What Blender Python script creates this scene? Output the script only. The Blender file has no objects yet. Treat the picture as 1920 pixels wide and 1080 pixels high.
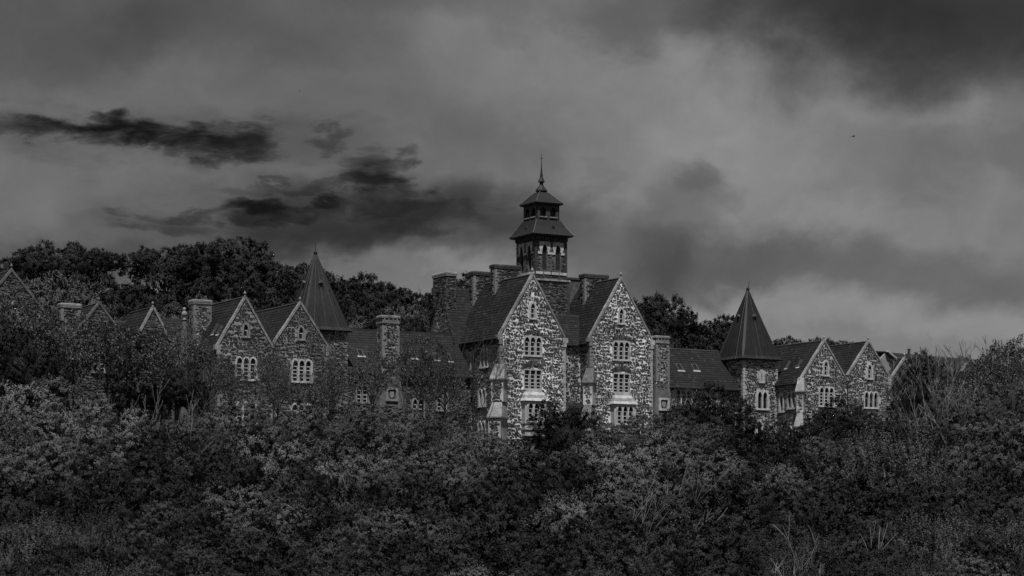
import bpy, bmesh, math, random
import numpy as np
from mathutils import Vector, Matrix
from mathutils.geometry import tessellate_polygon

scene = bpy.context.scene
C = scene.collection
R = math.radians
rng = random.Random(11)

# ------------------------------------------------------------------ camera
cam_d = bpy.data.cameras.new('camera')
cam = bpy.data.objects.new('camera', cam_d)
C.objects.link(cam)
cam.location = (0, 0, 0)
cam.rotation_euler = (R(90), 0, 0)
cam_d.sensor_width = 36.0
cam_d.lens = 36.0 * 4000 / 1920
cam_d.shift_y = (1000 - 540) / 1920
cam_d.clip_start = 0.5
cam_d.clip_end = 20000
scene.camera = cam

# ------------------------------------------------------------------ sun, sky
SUN_AZ, SUN_EL = 3.0, 65.0          # azimuth measured to the right of straight behind the camera
sd = bpy.data.lights.new('sun', 'SUN')
sd.energy = 5.0
sd.angle = R(1.5)
sd.color = (1.0, 1.0, 1.0)
sun = bpy.data.objects.new('sun', sd)
C.objects.link(sun)
sun.rotation_euler = (R(90 - SUN_EL), 0, R(SUN_AZ))

world = bpy.data.worlds.new('World')
scene.world = world
world.use_nodes = True
wn, wl = world.node_tree.nodes, world.node_tree.links
wn.clear()


def wmath(op, a, b=None, c=None):
    n = wn.new('ShaderNodeMath')
    n.operation = op
    for i, v in enumerate((a, b, c)):
        if v is None:
            continue
        if isinstance(v, (int, float)):
            n.inputs[i].default_value = v
        else:
            wl.new(v, n.inputs[i])
    return n.outputs[0]


def wmap(v, a, b, lo, hi):
    n = wn.new('ShaderNodeMapRange')
    n.interpolation_type = 'SMOOTHSTEP'
    wl.new(v, n.inputs[0])
    for i, x in enumerate((a, b, lo, hi)):
        n.inputs[1 + i].default_value = x
    return n.outputs[0]


tc = wn.new('ShaderNodeTexCoord')
sep = wn.new('ShaderNodeSeparateXYZ')
wl.new(tc.outputs['Generated'], sep.inputs[0])
az = wmath('MULTIPLY', wmath('ARCTAN2', sep.outputs[0], sep.outputs[1]), 4.0)
el = wmath('MULTIPLY', wmath('ARCSINE', sep.outputs[2]), 4.0)
mp = wn.new('ShaderNodeMapping')
mp.inputs['Scale'].default_value = (1.0, 1.0, 2.6)
wl.new(tc.outputs['Generated'], mp.inputs[0])


mp2 = wn.new('ShaderNodeMapping')
mp2.inputs['Scale'].default_value = (1.0, 1.0, 1.35)
wl.new(tc.outputs['Generated'], mp2.inputs[0])


def wnoise(scale, detail, rough, dist=0.0, w=0.0, streak=False):
    n = wn.new('ShaderNodeTexNoise')
    n.noise_dimensions = '4D'
    wl.new((mp if streak else mp2).outputs[0], n.inputs['Vector'])
    n.inputs['W'].default_value = w
    n.inputs['Scale'].default_value = scale
    n.inputs['Detail'].default_value = detail
    n.inputs['Roughness'].default_value = rough
    n.inputs['Distortion'].default_value = dist
    return n.outputs[0]


na, nb = wnoise(20, 9, .6, .3, 1.0, True), wnoise(24, 9, .6, .3, 7.0, True)
U = wmath('MULTIPLY_ADD', wmath('SUBTRACT', na, .5), .34, az)
V = wmath('MULTIPLY_ADD', wmath('SUBTRACT', nb, .5), .17, el)
nc, nd = wnoise(9, 8, .58, .3, 3.0), wnoise(9, 8, .58, .3, 5.0)
U2 = wmath('MULTIPLY_ADD', wmath('SUBTRACT', nc, .5), .62, az)
V2 = wmath('MULTIPLY_ADD', wmath('SUBTRACT', nd, .5), .42, el)


def blob(px, py, rx, ry, amount, soft=False, inner=-.1):
    u, v = (U2, V2) if soft else (U, V)
    a = wmath('MULTIPLY', wmath('SUBTRACT', u, (px - 960) / 1000), 1000 / rx)
    b = wmath('MULTIPLY', wmath('SUBTRACT', v, (1000 - py) / 1000), 1000 / ry)
    d = wmath('ADD', wmath('MULTIPLY', a, a), wmath('MULTIPLY', b, b))
    return wmap(d, inner, 2.0 if soft else 2.5, amount, 0.0)


holes = None
for h in [(300, 275, 360, 40, .32), (600, 405, 330, 58, .3), (760, 440, 200, 40, .25), (170, 268, 85, 20, 1.0), (218, 240, 34, 18, .95), (255, 272, 62, 26, 1.0), (340, 280, 90, 17, .95),
          (430, 288, 62, 22, .85), (390, 262, 90, 12, .5), (485, 398, 56, 15, 1.0), (535, 408, 46, 12, .9),
          (470, 424, 34, 9, .7), (622, 392, 30, 11, .85), (690, 325, 44, 26, .7), (712, 352, 40, 26, .9),
          (748, 318, 26, 15, .65), (740, 378, 34, 14, .7), (614, 268, 34, 15, .5), (50, 262, 90, 14, .5),
          (352, 412, 64, 11, .6), (330, 438, 74, 12, .5), (560, 366, 150, 9, .45), (690, 405, 90, 12, .5),
          (800, 418, 90, 16, .4), (1115, 345, 22, 26, .12)]:
    m = blob(*h)
    inv = wmath('SUBTRACT', 1.0, m)
    holes = inv if holes is None else wmath('MULTIPLY', holes, inv)
wisp = wmap(wnoise(34, 9, .62, .5, 31.0, True), .3, .56, .6, 1.0)
holes = wmath('SUBTRACT', 1.0, wmath('MULTIPLY', wmath('SUBTRACT', 1.0, holes), wisp))
shade = None
for px, py, rx, ry, k in [(1730, 40, 400, 165, .72), (1900, 110, 300, 110, .3), (1500, 0, 260, 110, .4),
                          (80, 80, 330, 130, .33), (470, 110, 260, 90, .28), (680, 0, 300, 70, .3),
                          (800, 455, 340, 70, .45), (600, 455, 460, 55, .3), (250, 490, 420, 40, .3),
                          (1245, 420, 95, 140, .36), (1190, 520, 150, 70, .12), (1262, 310, 48, 40, .24), (1690, 545, 560, 62, .33),
                          (1690, 330, 170, 80, .25), (1190, 5, 170, 60, .4), (1940, 310, 90, 100, .26),
                          (1330, 520, 220, 70, .3), (900, 330, 60, 110, .12),
                          (100, 345, 170, 70, -.08), (150, 330, 760, 420, .32), (1420, 290, 260, 220, -.16),
                          (1850, 190, 150, 70, -.22), (1250, 170, 260, 70, -.08), (1750, 625, 560, 40, -.22),
                          (860, 505, 85, 44, -.42), (680, 260, 260, 120, .1)]:
    inv = wmath('SUBTRACT', 1.0, blob(px, py, rx, ry, k, True, .05))
    shade = inv if shade is None else wmath('MULTIPLY', shade, inv)
f1 = wnoise(8, 10, .6, .5, 11.0)
f2 = wnoise(34, 8, .62, .8, 21.0)
fb = wmath('ADD', wmap(f1, .25, .75, .88, 1.12), wmath('MULTIPLY', wmath('SUBTRACT', f2, .5), .42))
lum = wmath('MULTIPLY', wmath('MULTIPLY', shade, fb), 1.78)
skyt = wn.new('ShaderNodeTexSky')
skyt.sky_type = 'NISHITA'
skyt.sun_disc = False
skyt.sun_elevation = R(SUN_EL)
skyt.sun_rotation = R(180 - SUN_AZ)
srgb = wn.new('ShaderNodeSeparateColor')
wl.new(skyt.outputs[0], srgb.inputs[0])
gap = wmath('MULTIPLY_ADD', srgb.outputs[0], .012, .03)
mix = wn.new('ShaderNodeMix')
mix.data_type = 'FLOAT'
wl.new(holes, mix.inputs[0])
wl.new(gap, mix.inputs[2])
wl.new(lum, mix.inputs[3])
comb = wn.new('ShaderNodeCombineColor')
for i in range(3):
    wl.new(mix.outputs[0], comb.inputs[i])
bg = wn.new('ShaderNodeBackground')
bg.inputs['Strength'].default_value = .1
wl.new(comb.outputs[0], bg.inputs['Color'])
wo = wn.new('ShaderNodeOutputWorld')
wl.new(bg.outputs[0], wo.inputs['Surface'])

vs = scene.view_settings
vs.view_transform = 'Standard'
vs.look = 'None'
vs.exposure = 0.25
vs.gamma = 1.0
vs.use_curve_mapping = False
scene.render.film_transparent = False


# ------------------------------------------------------------------ materials (the photograph is black and white: all greys)
def mat(name, lo, hi, rough=.9, scale=3.0, spec=.3, attr=False, bump=0.0, bscale=12.0, stretch=None, per_object=0.0, metallic=0.0, stain=0.0):
    m = bpy.data.materials.new(name)
    m.use_nodes = True
    nt = m.node_tree
    n, l = nt.nodes, nt.links
    b = n['Principled BSDF']
    b.inputs['Roughness'].default_value = rough
    b.inputs['Specular IOR Level'].default_value = spec
    b.inputs['Metallic'].default_value = metallic
    t = n.new('ShaderNodeTexCoord')
    mpn = n.new('ShaderNodeMapping')
    l.new(t.outputs['Object'], mpn.inputs[0])
    if stretch:
        mpn.inputs['Scale'].default_value = stretch
    no = n.new('ShaderNodeTexNoise')
    no.inputs['Scale'].default_value = scale
    no.inputs['Detail'].default_value = 6
    no.inputs['Roughness'].default_value = .65
    l.new(mpn.outputs[0], no.inputs['Vector'])
    mr = n.new('ShaderNodeMapRange')
    mr.inputs[1].default_value, mr.inputs[2].default_value = .3, .7
    fac = no.outputs[0]
    if attr:
        a = n.new('ShaderNodeAttribute')
        a.attribute_name = 'tone'
        ad = n.new('ShaderNodeMath')
        ad.operation = 'MULTIPLY_ADD'
        l.new(no.outputs[0], ad.inputs[0])
        ad.inputs[1].default_value = .5
        l.new(a.outputs['Fac'], ad.inputs[2])
        fac = ad.outputs[0]
        mr.inputs[1].default_value, mr.inputs[2].default_value = .2, 1.3
    l.new(fac, mr.inputs[0])
    mr.inputs[3].default_value, mr.inputs[4].default_value = lo, hi
    val = mr.outputs[0]
    if stain:
        n2 = n.new('ShaderNodeTexNoise')
        n2.inputs['Scale'].default_value = .28
        n2.inputs['Detail'].default_value = 5
        l.new(t.outputs['Object'], n2.inputs['Vector'])
        m2 = n.new('ShaderNodeMapRange')
        l.new(n2.outputs[0], m2.inputs[0])
        m2.inputs[1].default_value, m2.inputs[2].default_value = .35, .62
        m2.inputs[3].default_value, m2.inputs[4].default_value = 1.0 - stain, 1.0
        mu = n.new('ShaderNodeMath')
        mu.operation = 'MULTIPLY'
        l.new(val, mu.inputs[0])
        l.new(m2.outputs[0], mu.inputs[1])
        val = mu.outputs[0]
    if per_object:
        oi = n.new('ShaderNodeObjectInfo')
        m3 = n.new('ShaderNodeMapRange')
        l.new(oi.outputs['Random'], m3.inputs[0])
        m3.inputs[3].default_value, m3.inputs[4].default_value = 1 - per_object, 1 + per_object
        mu = n.new('ShaderNodeMath')
        mu.operation = 'MULTIPLY'
        l.new(val, mu.inputs[0])
        l.new(m3.outputs[0], mu.inputs[1])
        val = mu.outputs[0]
    cc = n.new('ShaderNodeCombineColor')
    for i in range(3):
        l.new(val, cc.inputs[i])
    l.new(cc.outputs[0], b.inputs['Base Color'])
    if bump:
        nb_ = n.new('ShaderNodeTexNoise')
        nb_.inputs['Scale'].default_value = bscale
        nb_.inputs['Detail'].default_value = 4
        l.new(t.outputs['Object'], nb_.inputs['Vector'])
        bp = n.new('ShaderNodeBump')
        bp.inputs['Strength'].default_value = bump
        bp.inputs['Distance'].default_value = .05
        l.new(nb_.outputs[0], bp.inputs['Height'])
        l.new(bp.outputs[0], b.inputs['Normal'])
    return m


M = {
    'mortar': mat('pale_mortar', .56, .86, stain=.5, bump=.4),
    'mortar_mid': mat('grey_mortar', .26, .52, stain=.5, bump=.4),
    'mortar_dark': mat('dark_mortar', .03, .13, stain=.5, bump=.4),  # darker mortar for tower, chimneys and outer ranges
    'mortar_wing': mat('dimmed_grey_mortar', .1, .34, stain=.6, bump=.4),  # less bright mortar, with the left wing's dimmer light put into its colour
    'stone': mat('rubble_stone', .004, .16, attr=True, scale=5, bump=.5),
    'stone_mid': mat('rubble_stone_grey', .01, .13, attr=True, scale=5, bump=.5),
    'stone_dark': mat('rubble_stone_dark', .008, .12, attr=True, scale=5, bump=.5),  # dark rubble; on the left wing it also stands for dimmer light
    'dressed': mat('dressed_stone', .22, .46, stain=.35, bump=.3, scale=2),
    'dressed_mid': mat('weathered_dressed_stone', .1, .27, stain=.4, bump=.3, scale=2),
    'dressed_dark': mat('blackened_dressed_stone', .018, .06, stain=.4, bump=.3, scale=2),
    'dressed_dim': mat('dim_dressed_stone', .045, .14, stain=.4, bump=.3, scale=2),
    'white': mat('white_painted_stone', .25, .52, stain=.4, scale=4),
    'bar': mat('white_paint', .24, .45),
    'glass': mat('window_glass', .004, .012, rough=.12, spec=.35),
    'slate': mat('roof_slate', .0012, .018, rough=.75, attr=True, scale=1.2, spec=.25, stain=.35),
    'slate_base': mat('roof_underlay', .012, .03),
    'lead': mat('spire_lead', .002, .013, rough=.6, scale=2.2, stretch=(2.5, 2.5, .12), stain=.4),
    'lead_pale': mat('lead_flashing', .02, .085, rough=.6),
    'iron': mat('cast_iron', .008, .02, rough=.6),
    'render': mat('grey_render', .16, .2, scale=1),
    'leaf_shade': mat('shade_leaf', .004, .04, rough=.75, attr=True, scale=.5, spec=.12, per_object=.25),  # dimmer light low on the slope, put into the leaf colour
    'leaf_thin': mat('thin_leaf', .012, .085, rough=.55, attr=True, scale=.5, spec=.3, per_object=.25),
    'leaf': mat('leaf', .007, .084, rough=.75, attr=True, scale=.5, spec=.12, per_object=.3),
    'leaf_pale': mat('pale_leaf', .014, .112, rough=.75, attr=True, scale=.5, spec=.12, per_object=.25),
    'leaf_dark': mat('dark_leaf', .003, .022, rough=.75, attr=True, scale=.5, spec=.1, per_object=.25),  # evergreens' own dark tone, also standing for shade in the slope's hollows
    'leaf_mist': mat('grey_hill_leaf', .018, .075, rough=.7, attr=True, scale=.2, spec=.15, per_object=.25),
    'leaf_hill': mat('hill_leaf', .003, .014, rough=.7, attr=True, scale=.2, spec=.15, per_object=.35),
    'bark': mat('dark_bark', .015, .05, scale=6),
    'bark_pale': mat('pale_bark', .07, .2, scale=6),
    'earth': mat('earth', .015, .05, scale=.4, bump=.5, bscale=2),
    'feather': mat('feather', .02, .04),
}


# ------------------------------------------------------------------ mesh helpers
class MB:
    def __init__(self):
        self.v, self.f, self.t = [], [], []

    def face(self, pts, tone=.5):
        i = len(self.v)
        self.v += [tuple(p) for p in pts]
        self.f.append(tuple(range(i, i + len(pts))))
        self.t.append(tone)

    def add(self, vs_, fs, tone=.5):
        i = len(self.v)
        self.v += [tuple(p) for p in vs_]
        for f in fs:
            self.f.append(tuple(i + k for k in f))
            self.t.append(tone)

    def box(self, lo, hi, tone=.5):
        x0, y0, z0 = lo
        x1, y1, z1 = hi
        self.add([(x0, y0, z0), (x1, y0, z0), (x1, y1, z0), (x0, y1, z0), (x0, y0, z1), (x1, y0, z1), (x1, y1, z1), (x0, y1, z1)],
                 [(0, 3, 2, 1), (4, 5, 6, 7), (0, 1, 5, 4), (1, 2, 6, 5), (2, 3, 7, 6), (3, 0, 4, 7)], tone)

    def rings(self, rings, cap=True, tone=.5):
        """stack of equal-length closed rings"""
        n = len(rings[0])
        vs_ = [p for r in rings for p in r]
        fs = []
        for k in range(len(rings) - 1):
            for i in range(n):
                j = (i + 1) % n
                fs.append((k * n + i, k * n + j, (k + 1) * n + j, (k + 1) * n + i))
        if cap:
            fs.append(tuple(reversed(range(n))))
            fs.append(tuple((len(rings) - 1) * n + i for i in range(n)))
        self.add(vs_, fs, tone)

    def tube(self, pts, rad, sides=5, tone=.5):
        rs = []
        for k, p in enumerate(pts):
            p = Vector(p)
            d = (Vector(pts[min(k + 1, len(pts) - 1)]) - Vector(pts[max(k - 1, 0)])).normalized()
            a = d.cross(Vector((.31, .95, .12))).normalized()
            b = d.cross(a)
            r = rad[k]
            rs.append([p + (a * math.cos(q * 2 * math.pi / sides) + b * math.sin(q * 2 * math.pi / sides)) * r for q in range(sides)])
        self.rings(rs, True, tone)

    def mesh(self, name, m):
        me = bpy.data.meshes.new(name)
        me.from_pydata(self.v, [], self.f)
        at = me.attributes.new('tone', 'FLOAT', 'FACE')
        at.data.foreach_set('value', np.array(self.t, dtype=np.float32))
        me.materials.append(m)
        return me

    def build(self, name, m, parent=None, loc=None):
        return link(name, self.mesh(name, m), parent, loc)


def link(name, me, parent=None, loc=None, rot=0.0):
    o = bpy.data.objects.new(name, me)
    C.objects.link(o)
    if parent:
        o.parent = parent
    if loc is not None:
        o.location = loc
    o.rotation_euler = (0, 0, rot)
    return o


def tag(o, label=None, cat=None, group=None, kind=None):
    for k, v in (('label', label), ('category', cat), ('group', group), ('kind', kind)):
        if v:
            o[k] = v
    return o


# ------------------------------------------------------------------ the building's own axes: a along the front, d back from it, z up
F0, YH = 4000.0, 1000.0
TH = R(30)
CT, ST = math.cos(TH), math.sin(TH)
OY = 246.0
OX = (999 - 960) * OY / F0
Z0 = 10.0


def W(a, d, z=0.0):
    return Vector((OX + a * CT - d * ST, OY + a * ST + d * CT, Z0 + z))


class Building:
    def __init__(self, name, label, a, d, cat='building', group=None):
        self.o = bpy.data.objects.new(name, None)
        C.objects.link(self.o)
        self.o.location = W(a, d)
        self.o.rotation_euler = (0, 0, TH)
        tag(self.o, label, cat, group)
        self.a, self.d = a, d

    def L(self, p):
        return Vector((p[0] - self.a, p[1] - self.d, p[2]))

    def part(self, name, mb, m, parent=None):
        mb.v = [(x - self.a, y - self.d, z) for x, y, z in mb.v]
        return mb.build(name, m, parent or self.o)


class Plane:
    """origin, U, V (unit); N = U x V points outwards"""
    def __init__(self, o, u, v=(0, 0, 1)):
        self.o, self.u, self.v = Vector(o), Vector(u).normalized(), Vector(v).normalized()
        self.n = self.u.cross(self.v)

    def p(self, u, v, n=0.0):
        return self.o + self.u * u + self.v * v + self.n * n


def PF(d):
    return Plane((0, d, 0), (1, 0, 0))          # front wall at depth d, u = a


def PL(a):
    return Plane((a, 0, 0), (0, -1, 0))         # left wall at a, u = -d


def PR(a):
    return Plane((a, 0, 0), (0, 1, 0))          # right wall, u = d


def PB(d):
    return Plane((0, d, 0), (-1, 0, 0))         # back wall, u = -a


def inside(p, poly):
    x, y = p
    c = False
    j = len(poly) - 1
    for i in range(len(poly)):
        xi, yi = poly[i]
        xj, yj = poly[j]
        if (yi > y) != (yj > y) and x < (xj - xi) * (y - yi) / (yj - yi) + xi:
            c = not c
        j = i
    return c


def scaled(poly, k):
    cx = sum(p[0] for p in poly) / len(poly)
    cy = sum(p[1] for p in poly) / len(poly)
    return [(cx + (x - cx) * k, cy + (y - cy) * k) for x, y in poly]


def slab(mb, pl, poly, holes=(), n0=0.0, n1=-.4, tone=.5):
    """polygon with holes as a slab between n0 (outer) and n1, holes get their reveals"""
    loops = [list(poly)] + [list(h) for h in holes]
    flat = [p for lp in loops for p in lp]
    tris = tessellate_polygon([[Vector((x, y, 0)) for x, y in lp] for lp in loops])
    vs_ = [pl.p(x, y, n0) for x, y in flat]
    fs = []
    for t in tris:
        (x0, y0), (x1, y1), (x2, y2) = (flat[i] for i in t)
        if (x1 - x0) * (y2 - y0) - (x2 - x0) * (y1 - y0) < 0:
            t = (t[0], t[2], t[1])
        fs.append(tuple(t))
    mb.add(vs_, fs, tone)
    for k, lp in enumerate(loops):
        ar = sum(lp[i][0] * lp[(i + 1) % len(lp)][1] - lp[(i + 1) % len(lp)][0] * lp[i][1] for i in range(len(lp)))
        seq = lp if (ar > 0) == (k == 0) else lp[::-1]
        m = len(seq)
        mb.add([pl.p(x, y, n0) for x, y in seq] + [pl.p(x, y, n1) for x, y in seq],
               [(i, m + i, m + (i + 1) % m, (i + 1) % m) for i in range(m)], tone)


def rubble(mb, pl, poly, holes=(), L=(.15, .42), H=(.09, .18), gap=.08, depth=(.03, .08), tones=(0, 1), skip=.05):
    us, vs_ = [p[0] for p in poly], [p[1] for p in poly]
    hs = [scaled(h, .99) for h in holes]
    poly = scaled(poly, 1.014)
    v = min(vs_) + .05
    row = 0
    while v < max(vs_):
        h = rng.uniform(*H)
        u = min(us) + rng.uniform(0, .3)
        ph = rng.uniform(0, 6)
        while u < max(us):
            w = rng.uniform(*L) * rng.choice((.7, 1, 1, 1.25))
            if rng.random() > skip:
                dv = .06 * math.sin(u * 1.9 + ph) + rng.uniform(-.045, .045)
                r = rng.gauss(0, .2)
                cu, cv = u + w / 2, v + h / 2 + dv
                cs, sn = math.cos(r), math.sin(r)
                hh = h * rng.uniform(.75, 1.12)
                pts = []
                for x, y in ((-w / 2, -hh / 2), (w / 2, -hh / 2), (w / 2 + .02, 0), (w / 2, hh / 2), (-w / 2, hh / 2), (-w / 2 - .02, 0)):
                    x += rng.uniform(-.045, .045)
                    y += rng.uniform(-.035, .035)
                    pts.append((cu + x * cs - y * sn, cv + x * sn + y * cs))
                if all(inside(p, poly) for p in pts) and not any(inside(p, q) for q in hs for p in pts + [(cu, cv)]):
                    t = tones[0] + (tones[1] - tones[0]) * rng.random() ** 1.8
                    n = rng.uniform(*depth)
                    top = scaled(pts, .86)
                    mb.add([pl.p(x, y, -.01) for x, y in pts] + [pl.p(x, y, n) for x, y in top],
                           [(6, 7, 8, 9, 10, 11)] + [(i, (i + 1) % 6, 6 + (i + 1) % 6, 6 + i) for i in range(6)], t)
            u += w + gap * rng.uniform(.6, 1.4)
        v += h + gap * rng.uniform(.6, 1.2)
        row += 1


def slates(mb, pl, poly, holes=(), L=.42, H=.4):
    us, vs_ = [p[0] for p in poly], [p[1] for p in poly]
    v = min(vs_)
    k = 0
    while v < max(vs_):
        u = min(us) - (L / 2 if k % 2 else 0)
        rowt = rng.uniform(-.08, .08)
        while u < max(us):
            w = L * rng.uniform(.85, 1.12)
            c = (u + w / 2, v + H / 2)
            if inside(c, poly) and not any(inside(c, h) for h in holes) and rng.random() > .012:
                t = .35 + rowt + rng.uniform(-.25, .3) + (rng.uniform(.5, 2.2) if rng.random() < .06 else 0)
                j = rng.uniform(-.02, .02)
                g = .012
                a0, a1, b0, b1 = u + g, u + w - g, v + j, v + H + .02
                mb.add([pl.p(a0, b0, .055), pl.p(a1, b0, .055 + j * .5), pl.p(a1, b1, .02), pl.p(a0, b1, .02),
                        pl.p(a0, b0, 0), pl.p(a1, b0, 0)],
                       [(0, 1, 2, 3), (4, 5, 1, 0)], t)
            u += w
        v += H
        k += 1


def roof_slope(B, el_, er, rr, rl, name='roof', holes=(), lap=0):
    """eave left/right and ridge right/left as seen from outside, corners in building axes"""
    el_, er, rr, rl = (Vector(p) for p in (el_, er, rr, rl))
    u = (er - el_).normalized()
    v = (rl - el_) - u * (rl - el_).dot(u)
    pl = Plane(el_, u, v)
    poly = [((q - el_).dot(pl.u), (q - el_).dot(pl.v)) for q in (el_, er, rr, rl)]
    mb = MB()
    slab(mb, pl, poly, holes, 0, -.14)
    o = B.part(name, mb, M['slate_base'])
    s = MB()
    slates(s, pl, poly, [scaled(h, 1.05) for h in holes])
    so = B.part('slates', s, M['slate'], o)
    so['kind'] = 'stuff'
    return pl, o


def wall(B, pl, poly, holes=(), mort='mortar', stone='stone', thick=.45, **kw):
    mb = MB()
    slab(mb, pl, poly, holes, 0, -thick)
    o = B.part('wall', mb, M[mort])
    s = MB()
    rubble(s, pl, poly, holes, **kw)
    so = B.part('rubble_stones', s, M[stone], o)
    so['kind'] = 'stuff'
    return o


# ---- windows: shared meshes, origin at the middle of the sill, x right, y into the wall, z up
def arch(x0, x1, z0, zs, zt, n=5):
    """closed loop, counter-clockwise: pointed-arch light"""
    c = (x0 + x1) / 2
    pts = [(x0, z0), (x1, z0)]
    for k in range(n + 1):
        t = k / n
        pts.append((x1 - (x1 - c) * (1 - math.cos(t * math.pi / 2)) ** .85, zs + (zt - zs) * math.sin(t * math.pi / 2) ** .9))
    for k in range(n - 1, -1, -1):
        t = k / n
        pts.append((x0 + (c - x0) * (1 - math.cos(t * math.pi / 2)) ** .85, zs + (zt - zs) * math.sin(t * math.pi / 2) ** .9))
    return pts


WIN = {}


def window_style(key):
    if key in WIN:
        return WIN[key]
    spec = {
        # lights, light width, height, head, mullion, border, bars, panes across, surround material, outline, cell panes
        'lancet': (1, .52, 1.75, .6, .1, .22, [.62, 1.2], 'dressed', 'arch'),
        'lancet_small': (1, .5, 1.35, .55, .1, .2, [.7], 'dressed_mid', 'arch'),
        'triple': (3, .62, 2.15, .5, .16, .17, [.55, 1.08, 1.6], 'dressed', 'flat'),
        'triple_rect': (3, .64, 2.2, 0, .14, .12, [.42, .8, 1.25, 1.7], 'dressed', 'flat'),
        'triple_bay': (3, .58, 2.1, .5, .2, .2, [.5, .95, 1.5], 'white', 'flat'),
        'triple_white': (3, .6, 2.35, .45, .17, .2, [.5, .9, 1.3, 1.7], 'white', 'arches'),
        'triple_tall': (3, .58, 2.0, .6, .16, .2, [], 'white', 'arches'),
        'triple_dark': (3, .6, 2.4, .45, .16, .18, [.35, .7, 1.05, 1.4, 1.8], 'dressed_mid', 'flat'),
        'pair': (2, .62, 2.2, .6, .2, .28, [], 'white', 'arches'),
        'pair_side': (2, .6, 2.0, .6, .24, .2, [.7, 1.3], 'dressed', 'arches'),
        'pair_dark': (2, .55, 2.0, .6, .2, .2, [.45, .9, 1.4], 'dressed_mid', 'arches'),
        'single_white': (1, .6, 2.1, .65, .1, .24, [], 'white', 'arch'),
        'slit': (1, .12, 1.2, .05, .1, .35, [], 'dressed', 'arch'),
        'small_point': (1, .42, 1.05, .5, .1, .14, [.45], 'dressed_mid', 'arch'),
        'blind': (1, .5, .9, .5, .1, .2, [], 'white', 'flat'),
    }[key]
    n, lw, h, head, mul, bor, bars, mname, outl = spec
    tot = n * lw + (n - 1) * mul
    lights = []
    for k in range(n):
        x0 = -tot / 2 + k * (lw + mul)
        lights.append(arch(x0, x0 + lw, .12, h - head, h) if head else [(x0, .12), (x0 + lw, .12), (x0 + lw, h), (x0, h)])
    xo = tot / 2 + bor
    if outl == 'flat':
        out = [(-xo, 0), (xo, 0), (xo, h - head * .4), (xo - .12, h + bor * .9), (-xo + .12, h + bor * .9), (-xo, h - head * .4)]
        if key in ('triple_rect', 'triple_bay', 'blind'):
            out = [(-xo, 0), (xo, 0), (xo, h + bor), (-xo, h + bor)]
    elif outl == 'arch':
        out = arch(-xo, xo, 0, h - head, h + bor * 1.3)
    else:
        out = [(-xo, 0), (xo, 0)]
        for k in reversed(range(n)):
            x0 = -tot / 2 + k * (lw + mul)
            e0 = x0 - (bor if k == 0 else mul / 2)
            e1 = x0 + lw + (bor if k == n - 1 else mul / 2)
            a = arch(e0, e1, 0, h - head, h + bor * .9)[2:]
            out += a if k == n - 1 else a[1:]
    pl = Plane((0, 0, 0), (1, 0, 0))
    fr = MB()
    slab(fr, pl, out, lights, .07, -.26)
    fr.box((-xo - .08, -.16, -.1), (xo + .08, .1, .0))      # sill
    panes = []
    bm = MB()
    for lp in lights:
        xs = [p[0] for p in lp]
        x0, x1 = min(xs), max(xs)
        zt = [.12] + bars + [h]
        for i in range(len(zt) - 1):
            a, b = zt[i], zt[i + 1]
            pm = MB()
            if i == len(zt) - 2:
                q = [(x0, a), (x1, a)] + [p for p in lp[2:]]
                pm.face([(x, .2, z) for x, z in q])
            else:
                pm.face([(x, .2, z) for x, z in ((x0, a), (x1, a), (x1, b), (x0, b))])
            pmesh = pm.mesh('pane', M['glass'])
            panes.append(pmesh)
        for z in bars:
            bm.box((x0, .13, z - .045), (x1, .18, z + .045))
        if bars:
            bm.box((x0, .13, .12), (x0 + .05, .18, h - head))
            bm.box((x1 - .05, .13, .12), (x1, .18, h - head))
    WIN[key] = (fr.mesh('window', M[mname]), panes, bm.mesh('glazing_bars', M['bar']) if bars else None, out)
    return WIN[key]


def hole_for(key, u, v, k=.95):
    out = window_style(key)[3]
    return scaled([(u + x, v + z) for x, z in out], k)


def window(B, pl, key, u, v, label=None):
    fr, panes, bars, out = window_style(key)
    ang = math.atan2(pl.u.y, pl.u.x)
    o = link('window', fr, B.o, B.L(pl.p(u, v)), ang)
    for p in panes:
        link('pane', p, o)
    if bars:
        link('glazing_bars', bars, o)
    if label:
        o['label'] = label
    return o


QU = {}


def quoins(B, a, d, sa, sd, z0, z1, m='dressed', pitch=.36):
    """alternating corner stones; sa, sd = which way the wall runs from the corner"""
    z = z0
    k = 0
    while z < z1 - .2:
        la, ld = ((.55, .32), (.32, .55))[k % 2]
        key = (la, ld, sa, sd, m, rng.randrange(3))
        if key not in QU:
            mb = MB()
            e = .05
            x0, x1 = sorted((-sa * e, sa * (la + rng.uniform(-.08, .08))))
            y0, y1 = sorted((-sd * e, sd * (ld + rng.uniform(-.08, .08))))
            mb.box((x0, y0, .02), (x1, y1, pitch - .02))
            QU[key] = mb.mesh('quoin', M[m])
        link('quoin', QU[key], B.o, B.L((a, d, z)))
        z += pitch
        k += 1


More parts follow.
